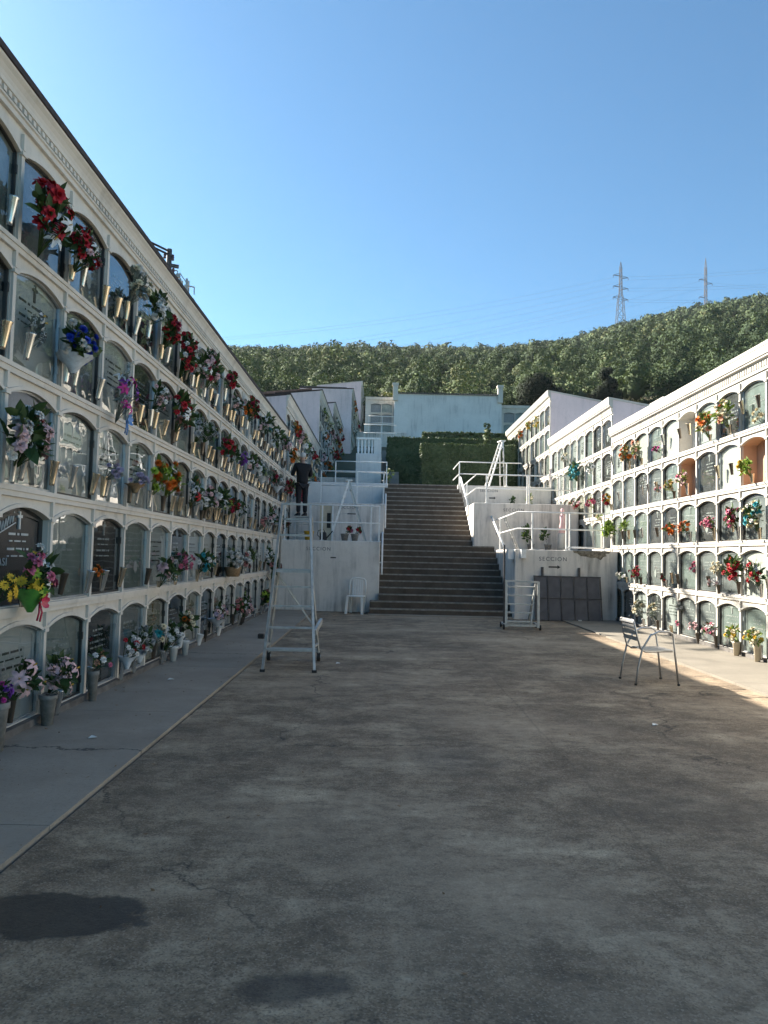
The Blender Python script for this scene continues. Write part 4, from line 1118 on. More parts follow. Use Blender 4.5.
SH, SU = 'shaded', 'sunlit'
BQ = [
 # side, Y, Z, w, h, spec, leaf, nleaf, opts, label
 (1,5.83,4.04,.38,.62,'r:red:9:1.25 l:white:4:1.2 s:white:2','leaf',34,{},'tall spray of red roses and white lilies, topmost on the shaded wall'),
 (1,6.50,4.03,.42,.40,'r:red:11:1.1 l:white:3 f:white:2 c:palepink:2','leaf',22,{},'red rose bunch with one white lily hanging below the tall red spray'),
 (1,7.90,4.22,.25,.46,'s:cream:2 c:cream:6 f:white:3 m:white:3','leaf_grey',30,{},'slim cream-white and green spray against blue glass, top row'),
 (1,8.66,4.22,.33,.40,'r:white:9 f:white:3','leaf',34,{},'white roses in dark leaves just before the long red cluster'),
 (1,9.18,4.13,.33,.50,'r:red:10 c:crimson:4 f:white:2','leaf',22,{},'first bunch of the long red rose cluster, top row'),
 (1,9.97,4.05,.38,.62,'r:red:14 c:crimson:4 r:white:4 f:white:2','leaf',26,{},'fullest red bunch of the long red cluster, flecked with white'),
 (1,11.44,4.22,.45,.66,'r:crimson:9 r:palepink:8 f:white:5 l:white:2','leaf',34,{},'mixed dark red and pale pink bunch after the long red cluster'),
 (1,12.91,4.34,.27,.34,'r:red:4 c:crimson:2','leaf',26,{},'few red roses among long green leaves, top row'),
 (1,15.07,4.30,.36,.56,'r:red:9 c:crimson:4','leaf',22,{},'dark red bunch under the cornice, far along the top row'),
 (1,17.14,4.34,.45,.50,'c:teal:2 r:white:8 f:white:4','leaf',30,{},'pale white and bluish-green bunch beyond the far red bunch'),
 (1,18.7,4.30,.42,.45,'r:white:5 f:white:4','leaf',38,{},'leafy white bunch at the far end of the top row'),
 (1,20.3,4.34,.4,.45,'r:palepink:6 r:white:3','leaf',30,{},'pale pink leafy bunch, last of the top row'),
 (1,6.48,3.20,.38,.38,'m:blue:9 m:white:6 c:blue:4','leaf',22,{'wrap':'paperwhite'},'round blue and white bouquet in pale film, second row down'),
 (1,5.96,3.16,.22,.42,'s:white:2 l:grey:3','leaf_grey',10,{'out':-.022},'pale silvery stems standing for a reflection in the glass left of the blue bouquet'),  # stems added in the shape of a reflection on the pane
 (1,7.68,3.06,.22,.60,'l:purple:4 l:magenta:4 f:white:4 l:white:2','leaf_grey',16,{'bow':'blueribbon'},'purple orchids in clear film with a blue ribbon'),
 (1,9.85,3.24,.46,.54,'r:red:8 l:white:7 r:dusty:4','leaf',34,{},'round red and white wreath-like bunch, second row down'),
 (1,12.80,3.20,.43,.38,'r:red:9 r:crimson:3','leaf',26,{},'red roses beside the small purple bunch'),
 (1,14.25,3.18,.24,.28,'c:purple:7','leaf',8,{},'small bright purple bunch beside red roses'),
 (1,16.74,3.22,.40,.42,'f:white:6 r:grey:6','leaf_grey',14,{'wrap':'paperwhite'},'greyish bunch in clear film, second row down'),
 (1,19.13,3.22,.40,.40,'f:white:4 r:grey:5 r:white:3','leaf_grey',14,{'wrap':'paperwhite'},'silvery film-wrapped bunch nearest the standing man'),
 (1,21.4,3.28,.40,.52,'r:red:6 r:dusty:3','leaf',24,{},'red bunch at the standing man\'s elbow'),
 (1,5.62,2.28,.46,.46,'r:palepink:8:1.15 r:white:5:1.1 r:red:3 c:grey:4','leaf',34,{},'large pale pink and white rose mass with two red roses'),
 (1,7.45,2.20,.26,.17,'m:lilac:6 m:white:2','leaf_grey',6,{},'pale lilac pompom bunch in a white cup'),
 (1,8.24,2.20,.26,.17,'m:lilac:8','leaf_grey',6,{'wrap':'wicker'},'lilac pompom bunch beside the orange display'),
 (1,8.95,2.33,.30,.46,'m:orange:4:1.2 s:white:3 c:lime:5','leaf_lime',16,{},'orange, lime and white display, nearer half'),
 (1,9.50,2.33,.30,.46,'m:orange:5:1.2 d:white:3 s:lime:3 c:lime:3','leaf_lime',14,{},'orange, lime and white display, farther half'),
 (1,10.71,2.28,.32,.46,'r:white:5 l:red:3 r:grey:3','leaf',26,{},'white and red bunch just after the orange display'),
 (1,12.50,2.30,.44,.38,'f:lime:3 r:white:2','leaf',46,{},'mostly green leafy bunch, middle row of the shaded wall'),
 (1,16.9,2.1,.30,.28,'r:dusty:4 f:white:2','leaf_grey',16,{},'faded pink tuft, middle row towards the ladder'),
 (1,19.86,2.20,.42,.44,'f:white:4 r:palepink:3','leaf_grey',22,{},'faded pale bunch in the middle row beside the terrace rail'),
 (1,5.88,1.27,.34,.46,'l:white:4:1.2 r:pink:4 d:yellow:4 l:lime:2 r:white:3','leaf',18,{'wrap':'greenpaper','bow':'redribbon'},'mixed bouquet in green paper with a red bow before black stone'),
 (1,5.44,1.16,.20,.24,'d:yellow:5','leaf',16,{},'yellow daisies at the photo edge beside the green-paper bouquet'),
 (1,7.51,1.24,.15,.15,'c:orange:5','leaf',8,{'out':-.02},'small orange tuft before dark stone'),
 (1,9.46,1.22,.24,.38,'f:white:3 r:palepink:2','leaf',36,{},'dark leafy spray with pale tips, second row up'),
 (1,10.21,1.32,.24,.32,'c:pink:9 r:pink:4','leaf',8,{},'pink hanging bunch, second row up'),
 (1,11.41,1.30,.32,.33,'c:teal:5 r:white:4','leaf',28,{},'bluish-green and white bunch after the pink hanging one'),
 (1,13.75,1.32,.42,.38,'m:white:13','leaf',12,{},'round white chrysanthemum bunch in a basket'),
 (1,14.75,1.30,.30,.34,'m:white:6 c:dusty:3','leaf',12,{},'smaller white and dusty pink bunch right after the white chrysanthemums'),
 (1,18.9,1.10,.42,.55,'f:white:3 r:dusty:3','leaf',36,{},'dark leafy bunch, last of the second row up'),
 (1,5.46,.44,.20,.20,'c:purple:6 c:magenta:2','leaf',18,{},'purple flowers standing at the photo edge, bottom row'),
 (1,5.78,.48,.26,.32,'l:palepink:5:1.2','leaf',40,{},'pale pink lilies with broad leaves, bottom row'),
 (1,6.38,.42,.36,.36,'l:palepink:3:1.1 r:palepink:4','leaf',52,{},'dark leafy arrangement with pale pink roses at the pavement'),
 (1,7.32,.42,.24,.24,'r:peach:4 r:white:2 r:pink:1','leaf',22,{},'small peach and white bunch, bottom row'),
 (1,8.20,.41,.30,.34,'r:white:6 r:red:3 r:grey:3','leaf',16,{'wrap':'paperwhite'},'white and red half of the big film-wrapped bottom bouquet'),
 (1,8.62,.46,.32,.42,'m:grey:8 m:white:5 f:white:3','leaf',16,{'wrap':'paperwhite'},'grey-white half of the big film-wrapped bottom bouquet'),
 (1,9.35,.45,.18,.28,'c:cream:3 c:teal:2','leaf_grey',14,{},'slim bluish bunch beyond the film-wrapped bouquet'),
 (1,10.55,.50,.40,.38,'c:cream:8 m:orange:3 d:ochre:3','leaf',24,{},'cream and rust-orange bunch in a white pot'),
 (1,12.62,.46,.54,.38,'r:palepink:8 r:white:8 c:lilac:2','leaf',22,{'wrap':'paperwhite'},'long pink and white bouquet in film, bottom row'),
 (1,17.59,.43,.48,.46,'c:lime:5 r:dusty:5','leaf',34,{},'green and dusty red bunch, far bottom row'),
 # sunlit wall, lowest block
 (-1,17.32,3.90,.30,.48,'c:orange:8 c:ochre:5','leaf',16,{},'orange bunch at the far end of the sunlit top row'),
 (-1,16.51,3.86,.24,.48,'c:cream:5 c:peach:4','leaf_lime',20,{},'cream and peach spray right beside the far orange bunch'),
 (-1,15.60,3.74,.23,.17,'c:magenta:6','leaf',12,{'out':.02},'small magenta bunch, sunlit top row'),
 (-1,13.04,3.82,.30,.46,'c:cream:5 c:orange:2 c:peach:2','leaf_lime',34,{},'green-yellow spray with orange tips, sunlit top row'),
 (-1,12.29,3.86,.34,.46,'c:cream:6 c:peach:4','leaf_lime',36,{},'taller green-yellow spray before dark glass, sunlit top row'),
 (-1,11.45,3.66,.17,.28,'m:cream:5','leaf_grey',8,{'out':-.028},'cream dried bunch standing behind glass'),
 (-1,18.70,2.92,.28,.30,'c:red:4 c:yellow:4','leaf',12,{},'small red and yellow bunch at the block joint'),
 (-1,15.61,2.93,.19,.19,'r:pink:4 r:palepink:3','leaf_grey',8,{'out':-.028},'small pink bunch behind glass, second sunlit row'),
 (-1,14.65,2.90,.20,.26,'c:ochre:5 c:cream:3','leaf_lime',12,{},'ochre tuft before bare clay lining'),
 (-1,14.02,2.98,.32,.28,'c:palepink:5 r:pink:2 f:white:2','leaf_lime',26,{},'pink and fresh green bunch beside the ochre tuft'),
 (-1,11.55,2.90,.25,.28,'c:yellow:4 c:lime:5','leaf_lime',18,{},'yellow-green bunch in an open clay-lined niche'),
 (-1,18.55,2.18,.44,.42,'c:lime:4','leaf_lime',50,{},'big fresh yellow-green plant beside the terrace rail'),
 (-1,17.34,2.23,.25,.26,'f:lime:3','leaf_lime',26,{},'small green sprig next to the big yellow-green plant'),
 (-1,14.59,2.07,.30,.24,'c:orange:9','leaf',10,{},'farther of two orange bunches, middle sunlit row'),
 (-1,13.87,2.08,.27,.24,'c:orange:7 c:peach:3','leaf',10,{},'nearer of two orange bunches, middle sunlit row'),
 (-1,12.87,2.11,.36,.23,'c:pink:7 c:palepink:5','leaf',14,{},'dusty pink bunch, middle sunlit row'),
 (-1,12.00,2.18,.28,.40,'r:red:5 r:pink:5','leaf',24,{},'red and pink bunch beside the large cream one'),
 (-1,11.32,2.17,.36,.46,'c:cream:9 c:teal:5 r:white:4','leaf',20,{},'large cream and bluish-green bunch, middle sunlit row'),
 (-1,17.5,1.11,.30,.15,'c:white:4','leaf_lime',12,{},'low white and green tuft by the arrow wall'),
 (-1,16.52,1.21,.33,.27,'c:red:6 c:crimson:4','leaf',12,{},'round red bunch, second sunlit row up'),
 (-1,15.05,1.12,.14,.13,'r:red:3','leaf',4,{},'tiny red bunch, second sunlit row up'),
 (-1,13.88,1.36,.14,.32,'c:pink:7','leaf_grey',4,{'out':-.03},'pink hanging strand behind glass'),
 (-1,12.91,1.37,.20,.31,'c:cream:7','leaf_grey',6,{'out':-.04},'cream dried bunch, second sunlit row up'),
 (-1,12.70,1.12,.34,.12,'c:white:5 c:palepink:3','leaf_grey',4,{},'low row of white and pink heads under the cream bunch'),
 (-1,11.99,1.35,.38,.42,'r:red:7 r:palepink:3','leaf',34,{},'red roses in dark leaves, second sunlit row up'),
 (-1,11.28,1.33,.32,.42,'r:red:6 c:white:5 f:white:3','leaf',20,{},'red and white bunch at the photo edge'),
 (-1,16.34,.45,.34,.52,'f:white:4 c:cream:3','leaf_grey',34,{},'tall grey-green bunch behind the metal chair'),
 (-1,15.50,.47,.26,.44,'c:cream:3 f:white:3','leaf_grey',28,{},'pale green bunch next to the tall grey-green one'),
 (-1,14.55,.60,.18,.18,'m:white:4','leaf_grey',6,{'out':-.04},'small white bunch above tiny pink one'),
 (-1,14.63,.28,.14,.14,'c:pink:4','leaf',4,{'out':-.02},'tiny pink bunch under the small white one'),
 (-1,13.77,.32,.22,.19,'c:palepink:6','leaf_grey',6,{'out':-.02},'pale pink bunch, bottom sunlit row'),
 (-1,12.81,.35,.40,.26,'r:pink:6 r:palepink:6 c:white:4','leaf',12,{},'long pink and white bunch, bottom sunlit row'),
 (-1,11.97,.37,.30,.32,'c:cream:7 c:yellow:3','leaf_lime',18,{},'cream-yellow bunch, bottom sunlit row'),
 (-1,11.30,.38,.34,.32,'c:cream:6 c:yellow:5','leaf_lime',22,{},'yellow bunch at the photo edge, bottom sunlit row'),
 # second sunlit block
 (-1,21.94,3.97,.66,.52,'c:teal:10:1.1 r:teal:4','leaf',30,{},'large turquoise bunch on the second sunlit block'),
 (-1,23.06,4.52,.40,.38,'r:white:8 c:cream:4','leaf_grey',14,{},'cream-white bunch above the turquoise one'),
 (-1,20.17,3.85,.28,.32,'r:white:6','leaf_grey',10,{},'white bunch beside the turquoise one'),
 (-1,22.4,2.98,.40,.30,'c:red:8 c:pink:4','leaf',10,{},'coral red bunch above the lower railing'),
 (-1,21.6,2.98,.36,.28,'c:red:5 c:palepink:5','leaf',10,{},'coral and pink bunch next to the coral red one'),
 (-1,20.19,2.94,.32,.27,'c:pink:6','leaf_lime',12,{},'pink and green bunch at the block joint, above lower railing'),
 (-1,19.4,2.5,.22,.22,'c:cream:4','leaf_lime',10,{},'pale tuft right above the lower railing'),
 # third sunlit block
 (-1,33.7,5.95,.42,.46,'c:lime:5','leaf_lime',30,{},'bright green bunch at the far end of the highest sunlit block'),
 (-1,30.66,6.42,.36,.50,'c:orange:7 c:ochre:3','leaf',12,{},'orange bunch on the highest sunlit block'),
 (-1,29.01,6.48,.36,.46,'c:yellow:4 c:ochre:4','leaf_lime',18,{},'yellow-ochre bunch between orange and yellow ones, highest block'),
 (-1,27.45,6.36,.38,.56,'c:yellow:6 c:cream:5','leaf_lime',18,{},'yellow bunch nearest the lilac-shaded end wall'),
 (-1,33.6,5.40,.44,.36,'c:cream:8','leaf_grey',10,{},'cream bunch beside the white stepladder top'),
 (-1,33.8,4.70,.48,.40,'c:cream:9','leaf_lime',10,{},'cream bunch behind the white stepladder foot'),
 (-1,30.55,3.90,.48,.34,'c:orange:5 c:cream:4','leaf',12,{},'orange-cream bunch above the middle railing'),
 (-1,28.51,3.85,.34,.36,'c:ochre:5 c:yellow:3','leaf_lime',12,{},'ochre bunch above the middle railing'),
]
for k, (s, Y, Z, w, h, spec, leaf, nl, opt, lab) in enumerate(BQ):
    d = Y
    ind = (w*770/d > 17)
    if Z > .9 and opt.get('out', .1) > .08 and Y < 22: w *= 1.2; h *= 1.15
    bouquet(lab, s, Y, Z, w, h, spec, leaf, int(nl*2.3), seed=k*7+1, individual=ind, **opt)

# further mixed bunches that fill the long shaded wall towards its far end
rx = random.Random(5)
EXT = [('dark red','r:red:8 r:crimson:4'),('pink and white','r:palepink:7 r:white:5'),('white','r:white:9 f:white:3'),('leafy green','f:lime:2 r:white:3'),('dusty red','r:dusty:7 c:crimson:3'),('pale grey','r:grey:6 f:white:4'),('orange','c:orange:6 c:ochre:3')]
have = [(Y, Z) for (s_, Y, Z, *_r) in BQ if s_ > 0]
kx = 0
for c in range(5, 19):
    for r in range(5):
        Y = YPL+(c+rx.uniform(.25,.75))*PWL+r*ROFF; Z = .03+r*PHL+rx.uniform(.36,.46)
        if (r < 2 and Y > 19) or Y > 21: continue
        if any(abs(Y-a) < .36 and abs(Z-b) < .5 for a, b in have): continue
        if rx.random() > (.45, .6, .75, .88, .92)[r]: continue
        cn, sp = EXT[rx.randrange(len(EXT))]; w = rx.uniform(.28,.46); h = rx.uniform(.28,.5)
        lab = f'{cn} bunch, {["bottom","second","third","fourth","top"][r]} row, {ORD[c+1]} column, long shaded wall'
        BQ.append((1, Y, Z, w, h, sp, 'leaf', 24, {}, lab)); have.append((Y, Z))
        bouquet(lab, 1, Y, Z, w, h, sp, 'leaf', 46, seed=3000+kx, individual=(770*w/Y > 20)); kx += 1
# bunches on the far shaded blocks
FAR = [('red','r:red:8'),('dusty red','r:dusty:6 r:crimson:3'),('pale pink','r:palepink:8'),('white','r:white:8 f:white:2'),('orange','c:orange:6 c:ochre:2'),('leafy green','f:lime:3 r:white:2'),('cream','c:cream:8')]
rf = random.Random(77)
spots = []
for c in range(11):
    for r in (1, 2, 3):
        if rf.random() < .92: spots.append(('first', XL, 21.7+(c+.5)*PWL, 1.95+r*.90+.42, c, r, PWL))
for c in range(9):
    for r in (1, 2, 3, 4):
        if rf.random() < .92: spots.append(('second', XL, 32.6+(c+.5)*PWL, 3.42+r*.91+.42, c, r, PWL))
for c in range(8):
    for r in (1, 2, 3):
        if rf.random() < .85: spots.append(('third', XL, 41.3+(c+.5)*PWL, 5.55+r*PHL+.42, c, r, PWL))
for c in range(0, 23, 2):
    for r in (1, 2, 3, 4):
        if rf.random() < .4: spots.append(('fourth', -2.2, 49.8+(c+.5)*PWL, 7.3+r*PHL+.42, c, r, PWL))
for k, (bn, X, Y, Z, c, r, pw) in enumerate(spots):
    cn, sp = FAR[rf.randrange(len(FAR))]
    lab = f'{cn} bunch, {ORD[c+1] if c < 20 else "twenty-"+ORD[c-19]} niche column, {["bottom","lower","middle","upper","uppermost"][r]} row, {bn} shaded block uphill'
    bouquet(lab, 1, Y+rf.uniform(-.15,.15), Z+rf.uniform(-.05,.08), rf.uniform(.4,.6), rf.uniform(.4,.58), sp, 'leaf', 18, seed=500+k, individual=False, X=X+.1, group='flower bunches on the uphill shaded blocks')

# ------------------------------------------------------------------ vases
def vase_mesh(mat, h, r0, r1):
    mb = MB(); mb.lathe([(0,0),(r0,0),(r0*1.05,h*.1),(r1*.93,h*.9),(r1*1.08,h*.97),(r1*1.08,h),(r1*.9,h),(r0*.8,h*.25),(0,h*.2)], (0,0,0), 12)
    mb.tube([(0,-r1,h*.75),(0,r1,h*.75)], .004, 4)
    o = mb.build('metal_vase', M[mat], None, True); me = o.data; bpy.data.objects.remove(o); return me
VM = {'pale brass': vase_mesh('vase_gold', .21, .020, .037), 'steel': vase_mesh('vase_steel', .21, .021, .036), 'dark bronze': vase_mesh('vase_dark', .19, .021, .035), 'white ceramic': vase_mesh('vase_white', .17, .035, .052)}
rv = random.Random(99)
def vase(kind, loc, side, label, grp, tilt=None):
    o = bpy.data.objects.new('flower_vase', VM[kind]); col.objects.link(o)
    o.location = loc; o.rotation_euler = (rv.uniform(-.04,.04), side*(tilt if tilt is not None else rv.uniform(.10,.2)), 0)
    tag(o, label, 'vase', grp)
def near_bq(s, y, r):
    for k in TAKEN:
        if k[0] == s and k[2] == r and abs(k[1]-y) < .17: return True
    return False
TAKEN = []
ROWS = ['bottom', 'second', 'third', 'fourth', 'top']
seen_ = set()
for (s, Y, Z, w, h, spec, leaf, nl, opt, lab) in BQ:
    if (s > 0 and Y > 22) or (s < 0 and Y > 18.8) or opt.get('out', .1) < .08: continue
    PH = PHL if s > 0 else PHR; base = Z-h/2
    r = max(0, min(4, int((Z-.03)/PH)))
    c = int((Y-(YPL if s > 0 else YPR))/(PWL if s > 0 else PWR)); fr = (Y-(YPL if s > 0 else YPR))/(PWL if s > 0 else PWR)-c
    TAKEN.append((s, Y, r))
    led = .024 if r == 0 else .03+r*PH+.05
    if base - led < .03: continue
    side_ = 'near' if fr < .36 else ('far' if fr > .64 else 'middle')
    kind = rv.choices(['pale brass','steel','dark bronze'] if r else ['steel','dark bronze','white ceramic'], [5,4,1.5] if r else [3,3,2])[0]
    lb = f'flower-filled {kind} vase, {side_} of {ROWS[r]} row, {ORD[c+1]} column, {"long shaded" if s > 0 else "lowest sunlit"} wall'
    if (s, side_, r, c) in seen_: continue
    seen_.add((s, side_, r, c))
    X_ = (XL if s > 0 else XR) + s*.085
    zb_ = max(led, base-.17)
    vase(kind, (X_, Y, zb_), s, lb, 'vases holding flowers', .06)
    bpy.context.view_layer.objects.active = None
    o_ = list(col.objects)[-1]; o_.scale = (1, 1, max(.35, (base+.04-zb_)/.21))
for c in range(1, 20):
    for r in range(5):
        yc = YPL+(c+.5)*PWL+r*ROFF
        if r < 2 and yc > 19.2: continue
        if yc > 21.2: continue
        for q in ((-1, 'near'), (1, 'far')):
            p = .9 if (q[0] > 0 or r > 1) else .5
            if r == 0: p = .35
            if rv.random() > p: continue
            if near_bq(1, yc+q[0]*.27, r): continue
            kind = rv.choices(['pale brass','steel','dark bronze'], [5,4,1.5])[0]
            if r == 0: kind = rv.choices(['steel','dark bronze','white ceramic'], [4,3,2])[0]
            z = .03+r*PHL+.085+rv.uniform(0,.025) if r else .024
            place_ = f'{ROWS[r]} row, {ORD[c+1]} column, long shaded wall'
            vase(kind, (XL+.055, yc+q[0]*.27+rv.uniform(-.05,.05), z), 1, f'tapered {kind} vase, {q[1]} side of niche, {place_}', 'vases on the long shaded wall')
for c in range(11):
    for r in range(5):
        yc = YPR+(c+.5)*PWR
        for q in ((-1, 'near'), (1, 'far')):
            if rv.random() > .42 or near_bq(-1, yc+q[0]*.25, r): continue
            kind = rv.choices(['pale brass','steel','dark bronze'], [2,4,3])[0]
            vase(kind, (XR-.055, yc+q[0]*.25+rv.uniform(-.04,.04), .03+r*PHL+.085 if r else .024), -1,
                 f'tapered {kind} vase, {q[1]} side of niche, {ROWS[r]} row, {ORD[c+1]} column, lowest sunlit wall', 'vases on the lowest sunlit wall')
for c in range(11):
    for r in (1, 2, 3):
        for q in ((-1, 'near'), (1, 'far')):
            if rv.random() > .5: continue
            vase('pale brass' if rv.random() < .6 else 'steel', (XL+.055, 21.7+(c+.5)*PWL+q[0]*.27, 1.95+r*.90+.09), 1,
                 f'small tapered vase, {q[1]} side, {ROWS[r]} row, {ORD[c+1]} column, first uphill shaded block', 'vases on the first uphill shaded block')
# pots standing on the pavement
def pot(label, loc, h, r, mat):
    mb = MB(); mb.lathe([(0,0),(r*.62,0),(r*.9,h*.85),(r*1.02,h*.87),(r*1.02,h),(r*.9,h),(r*.8,h*.8),(0,h*.75)], (0,0,0), 14)
    o = mb.build('flower_pot', M[mat], None, True); o.location = loc; tag(o, label, 'pot')
pot('grey tapered pot holding purple flowers at the photo edge', (XL+.14, 5.46, .022), .34, .085, 'pot_grey')
pot('dark conical pot under the dark leafy arrangement', (XL+.14, 6.30, .022), .24, .07, 'pot_grey')
pot('farther of two white pots on the shaded pavement', (XL+.14, 10.65, .022), .20, .06, 'vase_white')
pot('nearer of two white pots on the shaded pavement', (XL+.14, 10.05, .022), .19, .065, 'vase_white')
pot('small grey pot of the peach bunch', (XL+.12, 7.32, .022), .28, .055, 'pot_grey')
pot('cream pot under the nearest yellow bunch', (XR-.14, 11.30, .022), .24, .06, 'beige')
pot('cream pot under the cream-yellow bunch', (XR-.14, 11.97, .022), .22, .06, 'beige')
mb = MB(); mb.lathe([(0,0),(.11,0),(.15,.16),(.155,.17),(.14,.17),(.11,.05),(0,.04)], (0,0,0), 16)
o = mb.build('flower_basket', M['wicker'], None, True); o.location = (XL+.15, 13.8, .03+PHL+.06); tag(o, 'wicker basket under the white chrysanthemums', 'basket')

# lettering on the black stone nearest the camera (as far as it can be read)
tb = [o for o in bpy.data.objects if o.name.startswith('gravestone') and abs(o.location.y-(YPL+2.5*PWL+ROFF)) < .01 and abs(o.location.z-(.03+PHL)) < .01][0]
tb['label'] = 'black stone with white lettering'
o = text_mesh('CASI', .085, 'lettering', M['letter_light'], (-.045, -.27, .36), tb, .002); o.rotation_euler = (R(90), 0, R(90))
mb = MB(); rr_ = random.Random(4)
y, z = -.36, .60
pts = []
for k in range(14):
    pts.append((-.044, y+k*.021, z+k*.010+(.045 if k % 2 else -.02)*(1 if k % 3 else 1.4)))
mb.tube(pts, .006, 4); mb.tube([(-.044,-.36,.585),(-.044,-.06,.69)], .005, 4); ob = mb.build('script_lettering', M['letter_light']); ob.parent = tb

# ------------------------------------------------------------------ ladders
def rolling_ladder():
    t = thing('rolling_ladder', 'tall wheeled metal ladder with guard rail on the shaded pavement edge', 'ladder', (0,0,0))
    A = M['alu_dull']
    for s in (-1, 1):
        mb = MB(); mb.bar((s*.315,-.5,0), (s*.18,.15,2.10), .032, .024); mb.build('front_leg', A, t)
        mb = MB(); mb.bar((s*.335,.5,.08), (s*.215,.30,1.22), .026, .022); mb.build('rear_leg', A, t)
        w = MB(); w.tube([(s*.335-.022,.52,.062),(s*.335+.022,.52,.062)], .062, 14); w.tube([(s*.335-.03,.52,.062),(s*.335+.03,.52,.062)], .02, 8, 1)
        w.build('wheel', [M['rubber'], M['alu_dull']], t)
        mb = MB(); mb.box(s*.315-.03, s*.315+.03, -.53, -.47, 0, .03); mb.build('foot', M['rubber'], t)
        mb = MB(); mb.bar((s*.30,-.40,.30), (s*.325,.45,.24), .025); mb.build('side_brace', A, t)
        mb = MB(); mb.tube([(s*.185,.10,1.95),(s*.205,.33,1.9),(s*.215,.36,1.22)], .014, 8); mb.build('guard_post', A, t, True)
    def at(z): k = z/2.1; return .315-(.135)*k, -.5+.65*k
    for z in (.26, .52, .78, 1.02):
        w, y = at(z); mb = MB(); mb.box(-w, w, y-.01, y+.07, z-.010, z+.010); mb.build('step', A, t)
    w, y = at(1.22); mb = MB(); mb.box(-w, w, y, .32, 1.20, 1.235)
    for k in range(7): mb.box(-w+.01, w-.01, y+.03+k*.055, y+.045+k*.055, 1.235, 1.240)
    mb.build('platform', M['alu_dull'], t)
    for z in (1.68, 2.09):
        w, y = at(z); mb = MB(); mb.bar((-w,y,z), (w,y,z), .026, .026); mb.build('guard_rail', A, t)
    mb = MB(); mb.bar((-.20,.33,1.9), (.20,.33,1.9), .026); mb.build('guard_rail', A, t)
    mb = MB(); mb.bar((-.33,.5,.15), (.33,.5,.15), .035, .05); mb.build('axle', A, t)
    mb = MB(); mb.bar((-.22,.31,1.15), (.30,.46,.42), .02); mb.bar((.30,.46,.42), (.33,.5,.12), .02); mb.build('diagonal_brace', A, t)
    mb = MB(); mb.bar((.30,-.30,.46), (.36,.42,.55), .035, .07); mb.build('side_plate', A, t)
    t.location = (-1.135, 9.97, 0); t.rotation_euler = (0,0,R(3))
rolling_ladder()

def low_ladder():
    t = thing('step_trolley', 'low wheeled metal step frame parked at the stair foot', 'ladder', (0,0,0))
    A = M['alu_dull']
    mb = MB(); mb.bar((-.33,.18,.06), (-.33,.30,1.72), .035, .03); mb.build('handle_post', M['steel_dark'], t)
    for x, y, h in ((-.31,-.05,1.0), (.33,-.10,.98)):
        mb = MB(); mb.bar((x,y,.05), (x,y+.05,h), .05, .035); mb.build('upright', A, t)
    mb = MB(); mb.bar((-.31,0,.98), (.33,-.05,.97), .035); mb.build('top_bar', A, t)
    for i in range(5):
        z = .16+.175*i; mb = MB(); mb.box(-.30, .20+.025*i, -.02+.03*i, .10+.03*i, z-.012, z+.012); mb.build('step', A, t)
    mb = MB(); mb.bar((.19,.0,.05), (.30,.14,.93), .03); mb.build('stringer', A, t)
    mb = MB(); mb.bar((-.36,-.08,.09), (.36,-.08,.09), .04); mb.bar((-.36,.5,.09), (.36,.5,.09), .04); mb.bar((.34,-.08,.09), (.34,.5,.09), .04); mb.bar((-.34,-.08,.09), (-.34,.5,.09), .04); mb.bar((.2,.45,.10),(.3,.14,.9),.03); mb.build('base_frame', A, t)
    for x in (-.36, .37):
        for y in (-.08, .5):
            w = MB(); w.tube([(x-.018,y,.055),(x+.018,y,.055)], .055, 12); w.build('wheel', M['rubber'], t)
    t.location = (2.86, 15.75, 0); t.rotation_euler = (0,0,R(-3))
low_ladder()

def step_ladder(label, h, spread, loc, rz, lean=0.0, nst=6, top=.2, base=.26):
    """A-frame ladder; local x is the spread direction"""
    t = thing('stepladder', label, 'ladder', (0,0,0))
    for s in (-1, 1):
        for q in (-1, 1):
            mb = MB(); mb.bar((s*spread+lean, q*base, 0), (0, q*top, h), .032, .05); mb.build('leg', M['whitepaint'] if s < 0 else M['alu'], t)
    for i in range(1, nst+1):
        k = i/(nst+1)
        for s in (-1, 1):
            x = (s*spread+lean)*(1-k); w = base+(top-base)*k
            if s > 0 and i % 2: continue
            mb = MB(); mb.box(x-.04, x+.04, -w, w, h*k-.012, h*k+.012); mb.build('step', M['alu'], t)
    mb = MB(); mb.box(-.09, .09, -top-.02, top+.02, h-.01, h+.02); mb.build('top_cap', M['whitepaint'], t)
    mb = MB(); mb.bar((-(spread)*.55, base*.8, h*.45), (spread*.5, base*.8, h*.5), .012); mb.build('stay', M['alu'], t)
    t.location = loc; t.rotation_euler = (0,0,rz)
step_ladder('tall white A-frame ladder on the lower shaded terrace', 1.66, .49, (-.95, 21.0, L1), R(4))
step_ladder('white stepladder leaning out beside the highest sunlit block', 1.72, .30, (4.12, 27.0, R3-.02), R(12), lean=-.24, top=.16, base=.2)
t = thing('straight_ladder', 'short pale ladder propped at the corner of the lower sunlit terrace', 'ladder', (3.35, 20.9, R1))
for q in (0, .28):
    mb = MB(); mb.bar((3.60,20.3+q,R1), (3.28,20.6+q,2.55), .035, .02); mb.build('stile', M['alu'], t)
for k in range(4):
    f = (k+.7)/4.4; mb = MB(); mb.bar((3.60-.32*f,20.3+.3*f,R1+.89*f), (3.60-.32*f,20.58+.3*f,R1+.89*f), .022); mb.build('rung', M['alu'], t)

